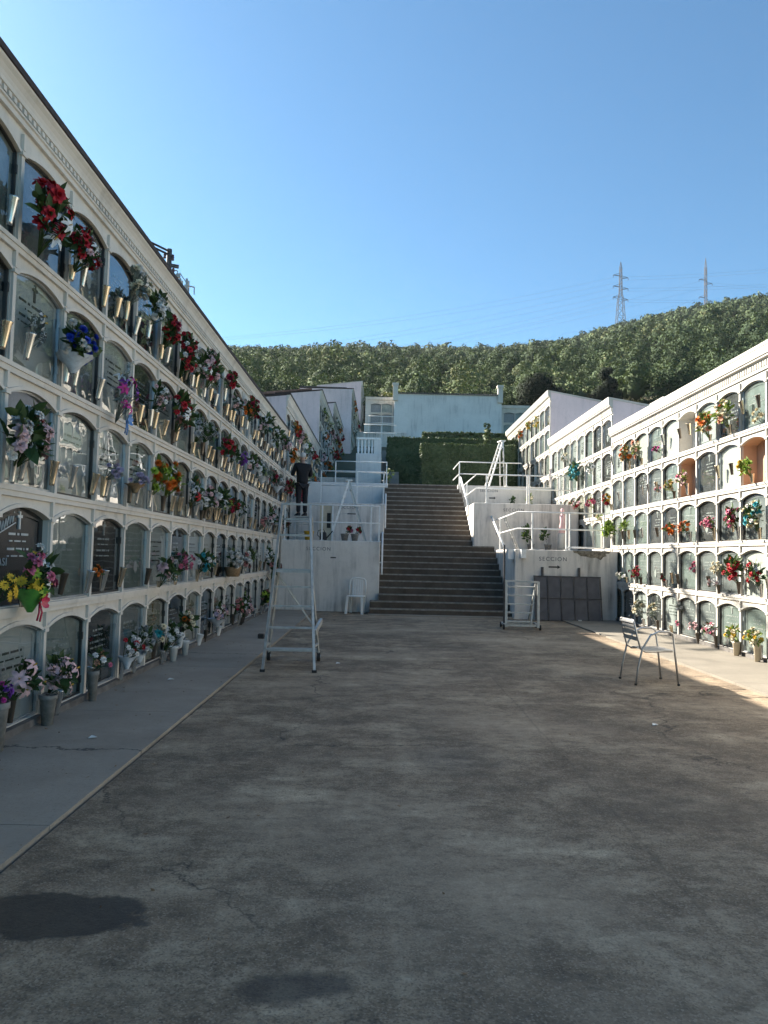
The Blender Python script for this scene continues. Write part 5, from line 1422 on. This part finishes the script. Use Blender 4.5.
# ------------------------------------------------------------------ chairs
def alu_chair():
    t = thing('metal_chair', 'slatted aluminium armchair standing on the shadow edge of the courtyard', 'chair', (0,0,0))
    A = M['alu']; hw = .235
    for s in (-1, 1):
        mb = MB(); mb.tube([(-.255,s*hw*1.05,0),(-.225,s*hw,.2),(-.175,s*hw,.42),(-.08,s*(hw+.01),.58),(.02,s*(hw+.012),.625),(.14,s*(hw+.012),.625),(.19,s*(hw+.01),.60),(.215,s*hw,.40),(.26,s*hw*1.02,0)], .0125, 8)
        mb.build('arm_and_legs', A, t, True)
        mb = MB(); mb.tube([(.20,s*.205,.395),(-.13,s*.205,.385),(-.185,s*.205,.42),(-.225,s*.205,.56),(-.265,s*.20,.735),(-.27,s*.15,.755)], .0125, 8); mb.build('seat_rail', A, t, True)
        for x in (-.255, .26):
            mb = MB(); mb.lathe([(.0,0),(.017,0),(.017,.02),(.0,.021)], (x, s*hw*1.04, 0), 8); mb.build('foot_cap', M['rubber'], t)
    for k in range(7):
        x = -.125+k*.054; mb = MB(); mb.box(x, x+.042, -.20, .20, .398-.0012*k, .406-.0012*k); mb.build('seat_slat', A, t)
    for k, (x, z) in enumerate(((-.222,.53),(-.238,.60),(-.253,.67),(-.268,.735))):
        mb = MB(); mb.bar((x,-.205,z), (x,0,z+.002), .012, .045, up=(.22,0,1)); mb.bar((x-.018,.0,z), (x,.205,z), .012, .045, up=(.22,0,1)) if False else mb.bar((x,0,z+.002), (x,.205,z), .012, .045, up=(.22,0,1)); mb.build('back_slat', A, t)
    t.location = (3.23, 9.33, 0); t.rotation_euler = (0,0,R(4)); t.scale = (1,1,1)
alu_chair()

def plastic_chair():
    t = thing('plastic_chair', 'white plastic monobloc chair against the lower stained wall', 'chair', (0,0,0))
    Pm = M['plastic_white']
    for sx in (-1, 1):
        for sy, x1, y1 in ((-1, .20, -.24), (1, .17, .25)):
            mb = MB()
            mb.add([(sx*(x1+.03),y1-.02,0),(sx*(x1-.03),y1-.02,0),(sx*(x1-.03),y1+.03,0),(sx*(x1+.03),y1+.03,0),(sx*.205,sy*.19-.02,.42),(sx*.15,sy*.19-.02,.42),(sx*.15,sy*.19+.03,.42),(sx*.205,sy*.19+.03,.42)],
                   [(3,2,1,0),(4,5,6,7),(0,1,5,4),(1,2,6,5),(2,3,7,6),(3,0,4,7)])
            mb.build('leg', Pm, t)
    mb = MB(); mb.box(-.21, .21, -.22, .21, .41, .435); o = mb.build('seat', Pm, t); o.modifiers.new('b','BEVEL').width = .02
    mb = MB(); mb.tube([(-.205,.19,.42),(-.205,.235,.66),(-.19,.25,.80),(-.15,.256,.845),(0,.26,.86),(.15,.256,.845),(.19,.25,.80),(.205,.235,.66),(.205,.19,.42)], .02, 8); mb.build('back_frame', Pm, t, True)
    for k in range(5):
        x = -.11+k*.055
        mb = MB(); mb.add([(x-.019,.195,.43),(x+.019,.195,.43),(x+.019,.258,.85),(x-.019,.258,.85),(x-.019,.207,.43),(x+.019,.207,.43),(x+.019,.27,.85),(x-.019,.27,.85)], [(0,1,2,3),(7,6,5,4),(0,4,5,1),(1,5,6,2),(2,6,7,3),(3,7,4,0)]); mb.build('back_slat', Pm, t)
    t.location = (-.62, 19.05, 0); t.rotation_euler = (0,0,R(-8))
plastic_chair()

# leaning panel stack
def panels():
    t = thing('panel_rack', 'dark gridded metal panels leaning on the arrow wall', 'panels', (4.4, 18.2, 0))
    x0, x1, yb, yt, H = 3.62, 5.18, 18.10, 18.32, 1.02
    f = lambda u, k, dy=0: (x0+(x1-x0)*u, yb+(yt-yb)*k-dy, .015+H*k)
    for k in range(2):
        for c in range(5):
            mb = MB(); a, b = c/5+.012, (c+1)/5-.012; lo, hi = k*.5+.012, (k+1)*.5-.012
            vs = [f(a,lo), f(b,lo), f(b,hi), f(a,hi), f(a,lo,-.03), f(b,lo,-.03), f(b,hi,-.03), f(a,hi,-.03)]
            mb.add(vs, [(0,1,2,3),(7,6,5,4),(0,4,5,1),(1,5,6,2),(2,6,7,3),(3,7,4,0)]); mb.build('panel', M['sheet_dark'], t)
    for u in [c/5 for c in range(6)]:
        mb = MB(); mb.bar(f(u,0,.005), f(u,1,.005), .022, .03); mb.build('frame_bar', M['steel_dark'], t)
    for k in (0, .5, 1.0):
        mb = MB(); mb.bar(f(-.01,k,.012), f(1.01,k,.012), .03, .022); mb.build('frame_bar', M['steel_dark'], t)
    for u in (.13, .69):
        mb = MB(); mb.bar((x0+(x1-x0)*u,18.36,0.0), (x0+(x1-x0)*u,18.37,1.25), .055, .03); mb.build('stake', M['steel_dark'], t)
    mb = MB(); mb.box(4.60, 4.67, 17.98, 18.03, .0, .045); o = mb.build('paper_scrap', M['plastic_white']); tag(o, 'white scrap at the foot of the dark panels', 'litter')
panels()

# ------------------------------------------------------------------ things on the terraces
def bucket():
    mb = MB(); mb.lathe([(0,0),(.10,0),(.13,.22),(.138,.225),(.138,.24),(.122,.24),(.095,.03),(0,.03)], (0,0,0), 16)
    t = thing('bucket', 'yellow plastic bucket behind the lower shaded railing', 'bucket', (0,0,0)); o = mb.build('body', M['yellow_plastic'], t, True)
    h = MB(); h.tube([(.13*math.cos(a), .02, .22+.13*math.sin(a)*-.6) for a in [k*math.pi/8 for k in range(9)]], .005, 5); h.build('handle', M['alu'], t)
    t.location = (-1.92, 20.1, L1)
bucket()
t = thing('cabinet', 'narrow beige cabinet with a dark opening on the lower shaded terrace', 'cabinet', (-1.52, 20.8, L1))
mb = MB(); mb.box(-1.70, -1.37, 20.65, 20.95, L1, L1+.95); mb.box(-1.72, -1.35, 20.62, 20.97, L1+.95, L1+.98); mb.build('body', M['beige'], t)
mb = MB(); mb.box(-1.50, -1.40, 20.635, 20.648, L1+.35, L1+.75); mb.build('opening', M['black'], t)
mb = MB(); mb.box(-1.372, -1.33, 20.60, 20.64, L1, L1+.95); mb.build('corner_post', M['whitepaint'], t)
def watering_can():
    t = thing('watering_can', 'dark watering can beside the yellow bucket', 'watering can', (0,0,0))
    mb = MB(); mb.lathe([(0,0),(.09,0),(.095,.02),(.085,.2),(.05,.23),(0,.23)], (0,0,0), 14); mb.build('body', M['rubber'], t, True)
    mb = MB(); mb.tube([(.07,0,.05),(.2,0,.2),(.24,0,.26)], [.02,.013,.018], 8); mb.build('spout', M['rubber'], t, True)
    mb = MB(); mb.tube([(-.085,0,.08),(-.16,0,.15),(-.13,0,.26),(0,0,.3),(.04,0,.23)], .01, 6); mb.build('handle', M['rubber'], t, True)
    t.location = (-1.55, 20.15, L1)
watering_can()
for k, (x, y, z, lab, sp, lf, w, h) in enumerate((
    (-.98,19.95,L1,'dark green pot plant with red flowers on the lower shaded wall','c:red:4 c:pink:2','leaf',.34,.26),
    (-.72,20.0,L1,'small red flowering pot plant beside the dark green one','c:red:6','leaf',.26,.24),
    (4.15,21.55,R1,'dark leafy pot plant before the second sunlit wall','f:lime:1','leaf',.55,.62),
    (4.60,21.4,R1,'darker bushy pot plant nearer the sunlit niches','f:lime:1','leaf',.40,.55),
    (4.85,24.9,R2,'cream flowering pot plant behind the middle sunlit railing','c:cream:6','leaf_lime',.40,.40),
    (4.35,25.2,R2,'round black-green pot plant at the foot of the short upper wall','f:lime:1','leaf',.38,.35),
    (.05,26.6,L3,'dark pot plant on the corner of the uppermost shaded terrace','f:lime:1','leaf',.35,.55),
    (-.05,30.3,L3,'dark shrub in a pot below the balustrade','f:lime:2','leaf',.8,.7))):
    b = bouquet(lab, -1 if x > 2 else 1, y, z+.16+h/2, w, h, sp, lf, 60, seed=900+k, individual=False, X=x, name='potted_plant', cat='potted plant', group='potted plants on the terraces')
    mb = MB(); mb.lathe([(0,0),(.07,0),(.10,.16),(.11,.165),(.11,.19),(.09,.19),(.08,.14),(0,.13)], (0,0,-.16), 12)
    o = mb.build('pot', M['pot_grey'], None, True); o.parent = b
# statue-like figure with flowers at the second sunlit wall
t = thing('figurine', 'pink and white figurine with flowers at the corner of the sunlit terrace', 'figurine', (4.95, 21.2, R1))
mb = MB(); mb.lathe([(0,0),(.13,0),(.12,.45),(.10,.5),(0,.5)], (4.95,21.2,R1), 12); mb.build('pedestal', M['wall_sun'], t, True)
mb = MB(); mb.lathe([(0,.5),(.10,.5),(.085,.7),(.06,.82),(.075,.95),(.05,1.02),(.028,1.05),(.05,1.1),(.05,1.16),(.0,1.2)], (4.95,21.2,R1), 12); mb.build('body', petal_mat('palepink'), t, True)
# two small stools of litter by the ladder
for k, (x, y, lab) in enumerate(((-1.98,12.9,'small dark box lying on the shaded pavement beyond the ladder'),)):
    mb = MB(); mb.box(x-.05, x+.05, y-.05, y+.05, .022, .10); o = mb.build('small_box', M['rubber']); tag(o, lab, 'box'); o.modifiers.new('b','BEVEL').width = .01
for k, (x, y, s_, lab) in enumerate(((-2.30,8.6,.035,'white paper scrap on the shaded pavement near the bottom bouquet'), (-.55,10.3,.03,'white scrap beside the wheeled ladder'), (2.45,6.9,.03,'pale pebble-like scrap out on the dark courtyard'), (-2.15,5.9,.03,'torn pale strip of paper by the dark conical pot'))):
    mb = MB(); mb.add([(-s_,-s_*.6,.004),(s_*.8,-s_*.5,.012),(s_,s_*.5,.006),(-s_*.6,s_*.7,.016),(-s_,-s_*.6,.0),(s_*.8,-s_*.5,.004),(s_,s_*.5,.002),(-s_*.6,s_*.7,.008)], [(0,1,2,3),(7,6,5,4)])
    o = mb.build('paper_scrap', M['plastic_white']); o.location = (x, y, .023 if x < -1.68 else .002); tag(o, lab, 'litter')
# dry leaves scattered on the ground: nobody could count them
rl = random.Random(31); mb = MB()
for k in range(420):
    if rl.random() < .5: x, y = rl.uniform(-2.7,-1.5), rl.uniform(2.5,19)
    else: x, y = rl.uniform(-1.6,5.4), rl.uniform(2.2,18.2)
    z = .024 if (x < -1.68 or x > 4.26) else .002
    a = rl.random()*6.28; L = rl.uniform(.006,.018); c_, s_ = math.cos(a)*L, math.sin(a)*L
    mb.add([(x-c_,y-s_,z+.002),(x+s_*.5,y-c_*.5,z+.004),(x+c_,y+s_,z+.006),(x-s_*.5,y+c_*.5,z+.001)], [(0,1,2,3)])
tag(mb.build('dry_leaf_litter', simple('dry_leaf', (.20,.12,.06), .9, 0, .6, 3)), 'tiny dry leaves and petals strewn over the ground', 'leaf litter', None, 'stuff')

# ------------------------------------------------------------------ person
def skin(name, joints, edges, mat, parent, sub=2, root=0):
    me = bpy.data.meshes.new(name); me.from_pydata([j[0] for j in joints], edges, [])
    o = bpy.data.objects.new(name, me); col.objects.link(o)
    m = o.modifiers.new('skin', 'SKIN'); m.use_smooth_shade = True
    for i, j in enumerate(joints):
        r = j[1] if isinstance(j[1], tuple) else (j[1], j[1])
        me.skin_vertices[0].data[i].radius = r
        me.skin_vertices[0].data[i].use_root = (i == root)
    s_ = o.modifiers.new('sub', 'SUBSURF'); s_.levels = sub; s_.render_levels = sub
    dg = bpy.context.evaluated_depsgraph_get()
    me2 = bpy.data.meshes.new_from_object(o.evaluated_get(dg)); bpy.data.objects.remove(o)
    me2.name = name; me2.materials.clear(); me2.materials.append(mat)
    ob = bpy.data.objects.new(name, me2); col.objects.link(ob); ob.parent = parent
    for p in me2.polygons: p.use_smooth = True
    return ob
def person():
    t = thing('person', 'white-haired man in dark jacket and trousers standing on a low stepladder, seen from behind', 'person', (0,0,0))
    sk = simple('skin_tone', (.42,.25,.18), .5, 0, .1, 10)
    jk = simple('dark_jacket', (.006,.006,.009), .85, 0, .4, 20); trm = simple('dark_trousers', (.016,.016,.02), .85, 0, .4, 20)
    hr = simple('white_hair', (.55,.54,.52), .8, 0, .2, 60)
    # local: facing +y. full body as one surface
    J = [((0,0,.95),(.15,.11)), ((0,.0,1.15),(.14,.10)), ((0,-.01,1.35),(.165,.11)), ((0,0,1.47),(.08,.07)), ((0,.02,1.54),(.055,.055)), ((0,.03,1.62),(.075,.09)), ((0,.035,1.71),(.07,.085)),
         ((-.20,0,1.42),.055), ((-.26,.06,1.16),.045), ((-.15,.32,1.22),.034), ((-.12,.40,1.24),.03),
         ((.20,0,1.42),.055), ((.27,.06,1.16),.045), ((.16,.32,1.26),.034), ((.13,.40,1.28),.03),
         ((-.09,0,.90),.085), ((-.10,.01,.48),.058), ((-.10,-.01,.09),.042), ((-.105,.10,.035),(.04,.03)), ((-.108,.17,.03),(.035,.025)),
         ((.09,0,.90),.085), ((.10,.01,.48),.058), ((.10,-.01,.09),.042), ((.105,.10,.035),(.04,.03)), ((.108,.17,.03),(.035,.025))]
    E = [(0,1),(1,2),(2,3),(3,4),(4,5),(5,6),(2,7),(7,8),(8,9),(9,10),(2,11),(11,12),(12,13),(13,14),(0,15),(15,16),(16,17),(17,18),(18,19),(0,20),(20,21),(21,22),(22,23),(23,24)]
    skin('body', J, E, sk, t)
    J2 = [((0,-.0,.86),(.185,.135)), ((0,0,1.02),(.18,.13)), ((0,0,1.18),(.175,.125)), ((0,-.01,1.36),(.20,.13)), ((0,-.005,1.475),(.09,.08)), ((0,.01,1.56),(.074,.07)),
          ((-.21,0,1.42),.078), ((-.275,.06,1.16),.064), ((-.17,.28,1.21),.05), ((.21,0,1.42),.078), ((.285,.06,1.16),.064), ((.18,.28,1.25),.05)]
    skin('jacket', J2, [(0,1),(1,2),(2,3),(3,4),(4,5),(3,6),(6,7),(7,8),(3,9),(9,10),(10,11)], jk, t)
    J3 = [((0,0,.93),(.155,.12)), ((-.095,0,.84),.10), ((-.10,.01,.48),.075), ((-.10,-.01,.08),.062), ((.095,0,.84),.10), ((.10,.01,.48),.075), ((.10,-.01,.08),.062)]
    skin('trousers', J3, [(0,1),(1,2),(2,3),(0,4),(4,5),(5,6)], trm, t)
    J4 = [((0,-.01,1.63),(.082,.088)), ((0,.0,1.74),(.084,.09)), ((0,.02,1.79),(.06,.07))]
    skin('hair', J4, [(0,1),(1,2)], hr, t)
    f = MB()
    f.add([(-.014,.118,1.64),(.014,.118,1.64),(0,.145,1.635),(0,.115,1.68)], [(0,1,2),(1,3,2),(3,0,2)])
    f.build('nose', sk, t)
    for s in (-1, 1):
        mb = MB(); mb.lathe([(0,-.006),(.011,0),(0,.006)], (s*.03,.112,1.672), 8); mb.build('eye', M['vase_white'], t, True)
        mb = MB(); mb.tube([(s*.078,.02,1.62),(s*.09,.01,1.66),(s*.082,.03,1.685)], .012, 6); mb.build('ear', sk, t, True)
        bx, bz = s*.125, (1.24 if s < 0 else 1.28)
        for k in range(4):
            x = bx+(k-1.5)*.02; L = (.06,.075,.07,.055)[k]
            mb = MB(); mb.tube([(x,.41,bz),(x,.41+L*.6,bz+.01),(x,.41+L,bz-.02)], [.010,.009,.007], 6); mb.build('finger', sk, t, True)
        mb = MB(); mb.tube([(bx-s*.03,.39,bz),(bx-s*.055,.425,bz+.005),(bx-s*.05,.455,bz)], [.011,.010,.008], 6); mb.build('thumb', sk, t, True)
        mb = MB(); mb.add([(s*.10-.05,-.08,0),(s*.10+.05,-.08,0),(s*.105+.05,.19,0),(s*.105-.05,.19,0),(s*.10-.045,-.07,.10),(s*.10+.045,-.07,.10),(s*.105+.035,.17,.045),(s*.105-.035,.17,.045)], [(3,2,1,0),(4,5,6,7),(0,1,5,4),(1,2,6,5),(2,3,7,6),(3,0,4,7)])
        o = mb.build('shoe', M['black'], t); o.modifiers.new('b','BEVEL').width = .015
    t.location = (-2.20, 20.75, L1+.66); t.rotation_euler = (0,0,R(28)); t.scale = (.96,)*3
person()
t = thing('stepladder', 'low grey stepladder under the standing man', 'ladder', (-2.14, 20.75, L1))
mb = MB(); mb.box(-2.36, -1.92, 20.55, 20.98, L1+.625, L1+.657); mb.build('platform', M['alu_dull'], t)
for x in (-2.34, -1.94):
    for y, yy in ((20.56,20.40),(20.96,21.12)):
        mb = MB(); mb.bar((x,yy,L1), (x,y,L1+.63), .03); mb.build('leg', M['alu_dull'], t)
for k in (.22, .43):
    mb = MB(); mb.box(-2.34, -1.94, 20.40+.16*k/.63-.02, 20.40+.16*k/.63+.06, L1+k-.01, L1+k+.01); mb.build('step', M['alu_dull'], t)

# ------------------------------------------------------------------ pylons, poles and wires
def pylon(label, x, y, zb, H, wb, name='transmission_pylon'):
    t = thing(name, label, 'pylon', (x, y, zb), 'lattice pylons on the ridge')
    mb = MB(); b = .20
    def wid(k): return wb*(1-k)**1.25*.5 + .55 if k < .62 else .55+wb*.15*(1-k)
    lv = [0,.12,.24,.35,.45,.54,.62,.70,.78,.86,.93]
    cor = lambda k: [(sx*wid(k)*.8, sy*wid(k)*.8, zb+H*k) for sx, sy in ((-1,-1),(1,-1),(1,1),(-1,1))]
    for a, c in zip(lv, lv[1:]):
        p, q = cor(a), cor(c)
        for i in range(4):
            j = (i+1) % 4
            mb.bar(Vector(p[i])+Vector((x,y,0)), Vector(q[i])+Vector((x,y,0)), b)
            mb.bar(Vector(p[i])+Vector((x,y,0)), Vector(q[j])+Vector((x,y,0)), b*.5); mb.bar(Vector(p[j])+Vector((x,y,0)), Vector(q[i])+Vector((x,y,0)), b*.5)
            mb.bar(Vector(q[i])+Vector((x,y,0)), Vector(q[j])+Vector((x,y,0)), b*.5)
    for q in cor(.93): mb.bar(Vector(q)+Vector((x,y,0)), (x,y,zb+H), b*.8)
    mb.build('tower', M['pylon'], t)
    tips = []
    for n, k in enumerate((.56,.69,.82)):
        for s in (-1, 1):
            kk = k + (.02 if s < 0 else -.01)
            a = MB(); L = 3.9
            e = (x+s*L, y, zb+H*kk); w = wid(kk)*.8
            a.bar((x+s*w,y-w,zb+H*kk-.3), e, .18); a.bar((x+s*w,y+w,zb+H*kk-.3), e, .18); a.bar((x+s*w,y,zb+H*kk+1.1), e, .16)
            a.build('cross_arm', M['pylon'], t); tips.append(e)
            i_ = MB(); i_.tube([e, (e[0],e[1],e[2]-1.2)], .12, 6); i_.build('insulator', M['insul'], t)
    return tips
d1 = 395.0
x1 = (617-383+5.9)*d1/770
t1 = pylon('nearer lattice pylon with cross arms standing on the wooded ridge', 236.8*d1/770, d1, hz(236.8*d1/770, d1)+.5, 1.45+(555-250.7)*d1/770-hz(236.8*d1/770, d1)-.5, 6.2)
d2 = 445.0
t2 = pylon('farther slimmer lattice pylon, nearer the top of the hill', 323.5*d2/770, d2, hz(323.5*d2/770, d2)-2, 1.45+(555-244.7)*d2/770-hz(323.5*d2/770, d2)+2, 5.4)
def wire(a, b, sag, r, label):
    pts = []
    for k in range(25):
        f = k/24; pts.append((a[0]+(b[0]-a[0])*f, a[1]+(b[1]-a[1])*f, a[2]+(b[2]-a[2])*f-sag*4*f*(1-f)))
    mb = MB(); mb.tube(pts, r, 5); tag(mb.build('power_line', M['wire']), label, 'power line', 'power lines over the hill')
hgt = ['lowest','middle','highest']
for k in range(6):
    a = t1[k]; sd = 'outer' if k % 2 else 'inner'
    wire((a[0],a[1],a[2]-1.2), (a[0]-330, a[1]-60, a[2]-72+2*k), 10, .03, f'{hgt[k//2]} {sd} power line sagging down towards the forest from the nearer pylon')
    b = t2[k]
    wire((b[0],b[1],b[2]-1.2), (b[0]-420, b[1]+40, b[2]-78+2*k), 12, .03, f'{hgt[k//2]} {sd} power line running behind the nearer pylon from the farther one')
    wire((b[0],b[1],b[2]-1.2), (b[0]+260, b[1]-30, b[2]-12+3*k), 9, .03, f'{hgt[k//2]} {sd} power line leaving the farther pylon over the hilltop')
    wire((a[0],a[1],a[2]-1.2), (a[0]+260, a[1]-100, a[2]-2+3*k), 9, .03, f'{hgt[k//2]} {sd} power line leaving the nearer pylon over the hilltop')

# electricity poles behind the long shaded wall
t = thing('utility_pole', 'dark steel pole top with insulators above the shaded roof edge', 'utility pole', (-7.27, 25, 0))
px, py, ph_ = -7.27, 25.0, 11.4
mb = MB(); mb.tube([(px,py,-.1),(px,py,ph_)], [.12,.085], 10); mb.build('pole', M['steel_dark'], t)
mb = MB(); mb.bar((px-2.3,py-.9,ph_-.45),(px+.3,py+.1,ph_-.55),.10); mb.bar((px-1.6,py-.6,ph_-1.05),(px+.3,py,ph_-1.0),.10); mb.bar((px-1.2,py-.5,ph_-1.0),(px,py,ph_-1.9),.07); mb.build('cross_arm', M['steel_dark'], t)
for a, z in ((.25,-.25),(-.2,-.15),(.3,-.9),(-.05,-1.6)):
    mb = MB(); mb.lathe([(.02,0),(.055,.03),(.03,.07),(.055,.11),(.03,.15),(.05,.18),(.02,.21)], (px+a*.6,py-.1,ph_+z*.7-.25), 10); mb.build('insulator', M['insul'], t, True)
mb = MB(); mb.tube([(px+.1,py,ph_-.7),(px+.28,py,ph_-.72),(px+.32,py,ph_-.85)], .02, 6); mb.box(px+.26,px+.38,py-.06,py+.06,ph_-.95,ph_-.83); mb.build('bracket', M['alu_dull'], t)
for k, dz in enumerate((-.1, -.22)):
    mb = MB(); mb.tube([(px-.0,py-.1,ph_+dz),(px-3,py-2.6,ph_+.75+dz),(px-9,py-7.5,ph_+2.3+dz*2)], .035, 6)
    tag(mb.build('overhead_cable', M['rubber']), ('upper','lower')[k]+' black cable running from the dark pole top', 'cable')
t = thing('lattice_mast', 'grey lattice mast with side hooks beyond the dark pole', 'mast', (-11.05, 41, 0))
px, py, ph_ = -11.05, 41.0, 16.1
mb = MB()
for sx in (-.22, .22):
    for sy in (-.22, .22): mb.bar((px+sx,py+sy,1),(px+sx*.8,py+sy*.8,ph_),.10)
z = 8
while z < ph_-.6:
    mb.bar((px-.21,py-.21,z),(px+.21,py-.21,z+.6),.05); mb.bar((px+.21,py-.21,z+.6),(px-.21,py-.21,z+1.2),.05); z += 1.2
mb.build('tower', M['alu_dull'], t)
for dz in (-.3, -.95):
    mb = MB(); mb.bar((px,py,ph_+dz),(px+.55,py,ph_+dz-.1),.06); mb.bar((px+.55,py,ph_+dz-.1),(px+.55,py,ph_+dz-.5),.05); mb.build('hook_arm', M['alu_dull'], t)

# ------------------------------------------------------------------ air
zmin = min(hz(x, y) for x in gx for y in gy)
mb = MB(); mb.box(-440, 445, -125, 630, zmin-1.2, 188)
t = NT('haze'); pv = t.n.new('ShaderNodeVolumePrincipled'); pv.inputs['Color'].default_value = (.80,.88,.95,1); pv.inputs['Density'].default_value = .00012; pv.inputs['Anisotropy'].default_value = .2
t.lk(pv.outputs[0], t.out.inputs['Volume'])
tag(mb.build('haze', t.m), 'thin bluish haze over the valley', 'haze', None, 'stuff')
# ------------------------------------------------------------------ camera, light, sky
cd = bpy.data.cameras.new('camera'); cam = bpy.data.objects.new('camera', cd); col.objects.link(cam)
cd.sensor_fit = 'VERTICAL'; cd.sensor_height = 36.0; cd.lens = 36.0*770/1024; cd.clip_end = 3000; cd.clip_start = .05
pitch = math.atan(43/770)
cam.matrix_world = Matrix.Translation((0,0,1.45)) @ Matrix.Rotation(R(.07), 4, 'Z').inverted() @ Matrix.Rotation(math.pi/2+pitch, 4, 'X') @ Matrix.Rotation(R(1.3), 4, 'Z')
sc.camera = cam

SUN_EL = R(30.4); az = math.atan2(-.79, .62)      # measured from +y towards +x
sd = bpy.data.lights.new('sun', 'SUN'); sun = bpy.data.objects.new('sun', sd); col.objects.link(sun)
sd.energy = 5.0; sd.angle = R(.53); sd.color = (1.0, .92, .80)
dirv = Vector((math.sin(az)*math.cos(SUN_EL), math.cos(az)*math.cos(SUN_EL), math.sin(SUN_EL)))
sun.rotation_euler = (-dirv).to_track_quat('-Z', 'Y').to_euler()
sun.location = dirv*60
w = bpy.data.worlds.new('World'); sc.world = w; w.use_nodes = True
nt = w.node_tree; nt.nodes.clear()
sky = nt.nodes.new('ShaderNodeTexSky'); sky.sky_type = 'NISHITA'; sky.sun_disc = False
sky.sun_elevation = SUN_EL; sky.sun_rotation = az; sky.altitude = 0; sky.air_density = 1.0; sky.dust_density = .6; sky.ozone_density = 7.0
bg = nt.nodes.new('ShaderNodeBackground'); bg.inputs[1].default_value = .055
ow = nt.nodes.new('ShaderNodeOutputWorld'); tn = nt.nodes.new('ShaderNodeMix'); tn.data_type = 'RGBA'; tn.blend_type = 'MULTIPLY'; tn.inputs[0].default_value = 1.0
tn.inputs[7].default_value = (.76, .985, .91, 1)
nt.links.new(sky.outputs[0], tn.inputs[6]); nt.links.new(tn.outputs[2], bg.inputs[0]); nt.links.new(bg.outputs[0], ow.inputs[0])
vs = sc.view_settings; vs.view_transform = 'Standard'; vs.look = 'None'; vs.gamma = 1; vs.use_curve_mapping = False
vs.exposure = 1.95
sc.cycles.max_bounces = 6; sc.cycles.diffuse_bounces = 3; sc.cycles.glossy_bounces = 3; sc.cycles.transparent_max_bounces = 12
sc.cycles.use_denoising = True; sc.cycles.volume_bounces = 0
sc.cycles.caustics_reflective = False; sc.cycles.caustics_refractive = False
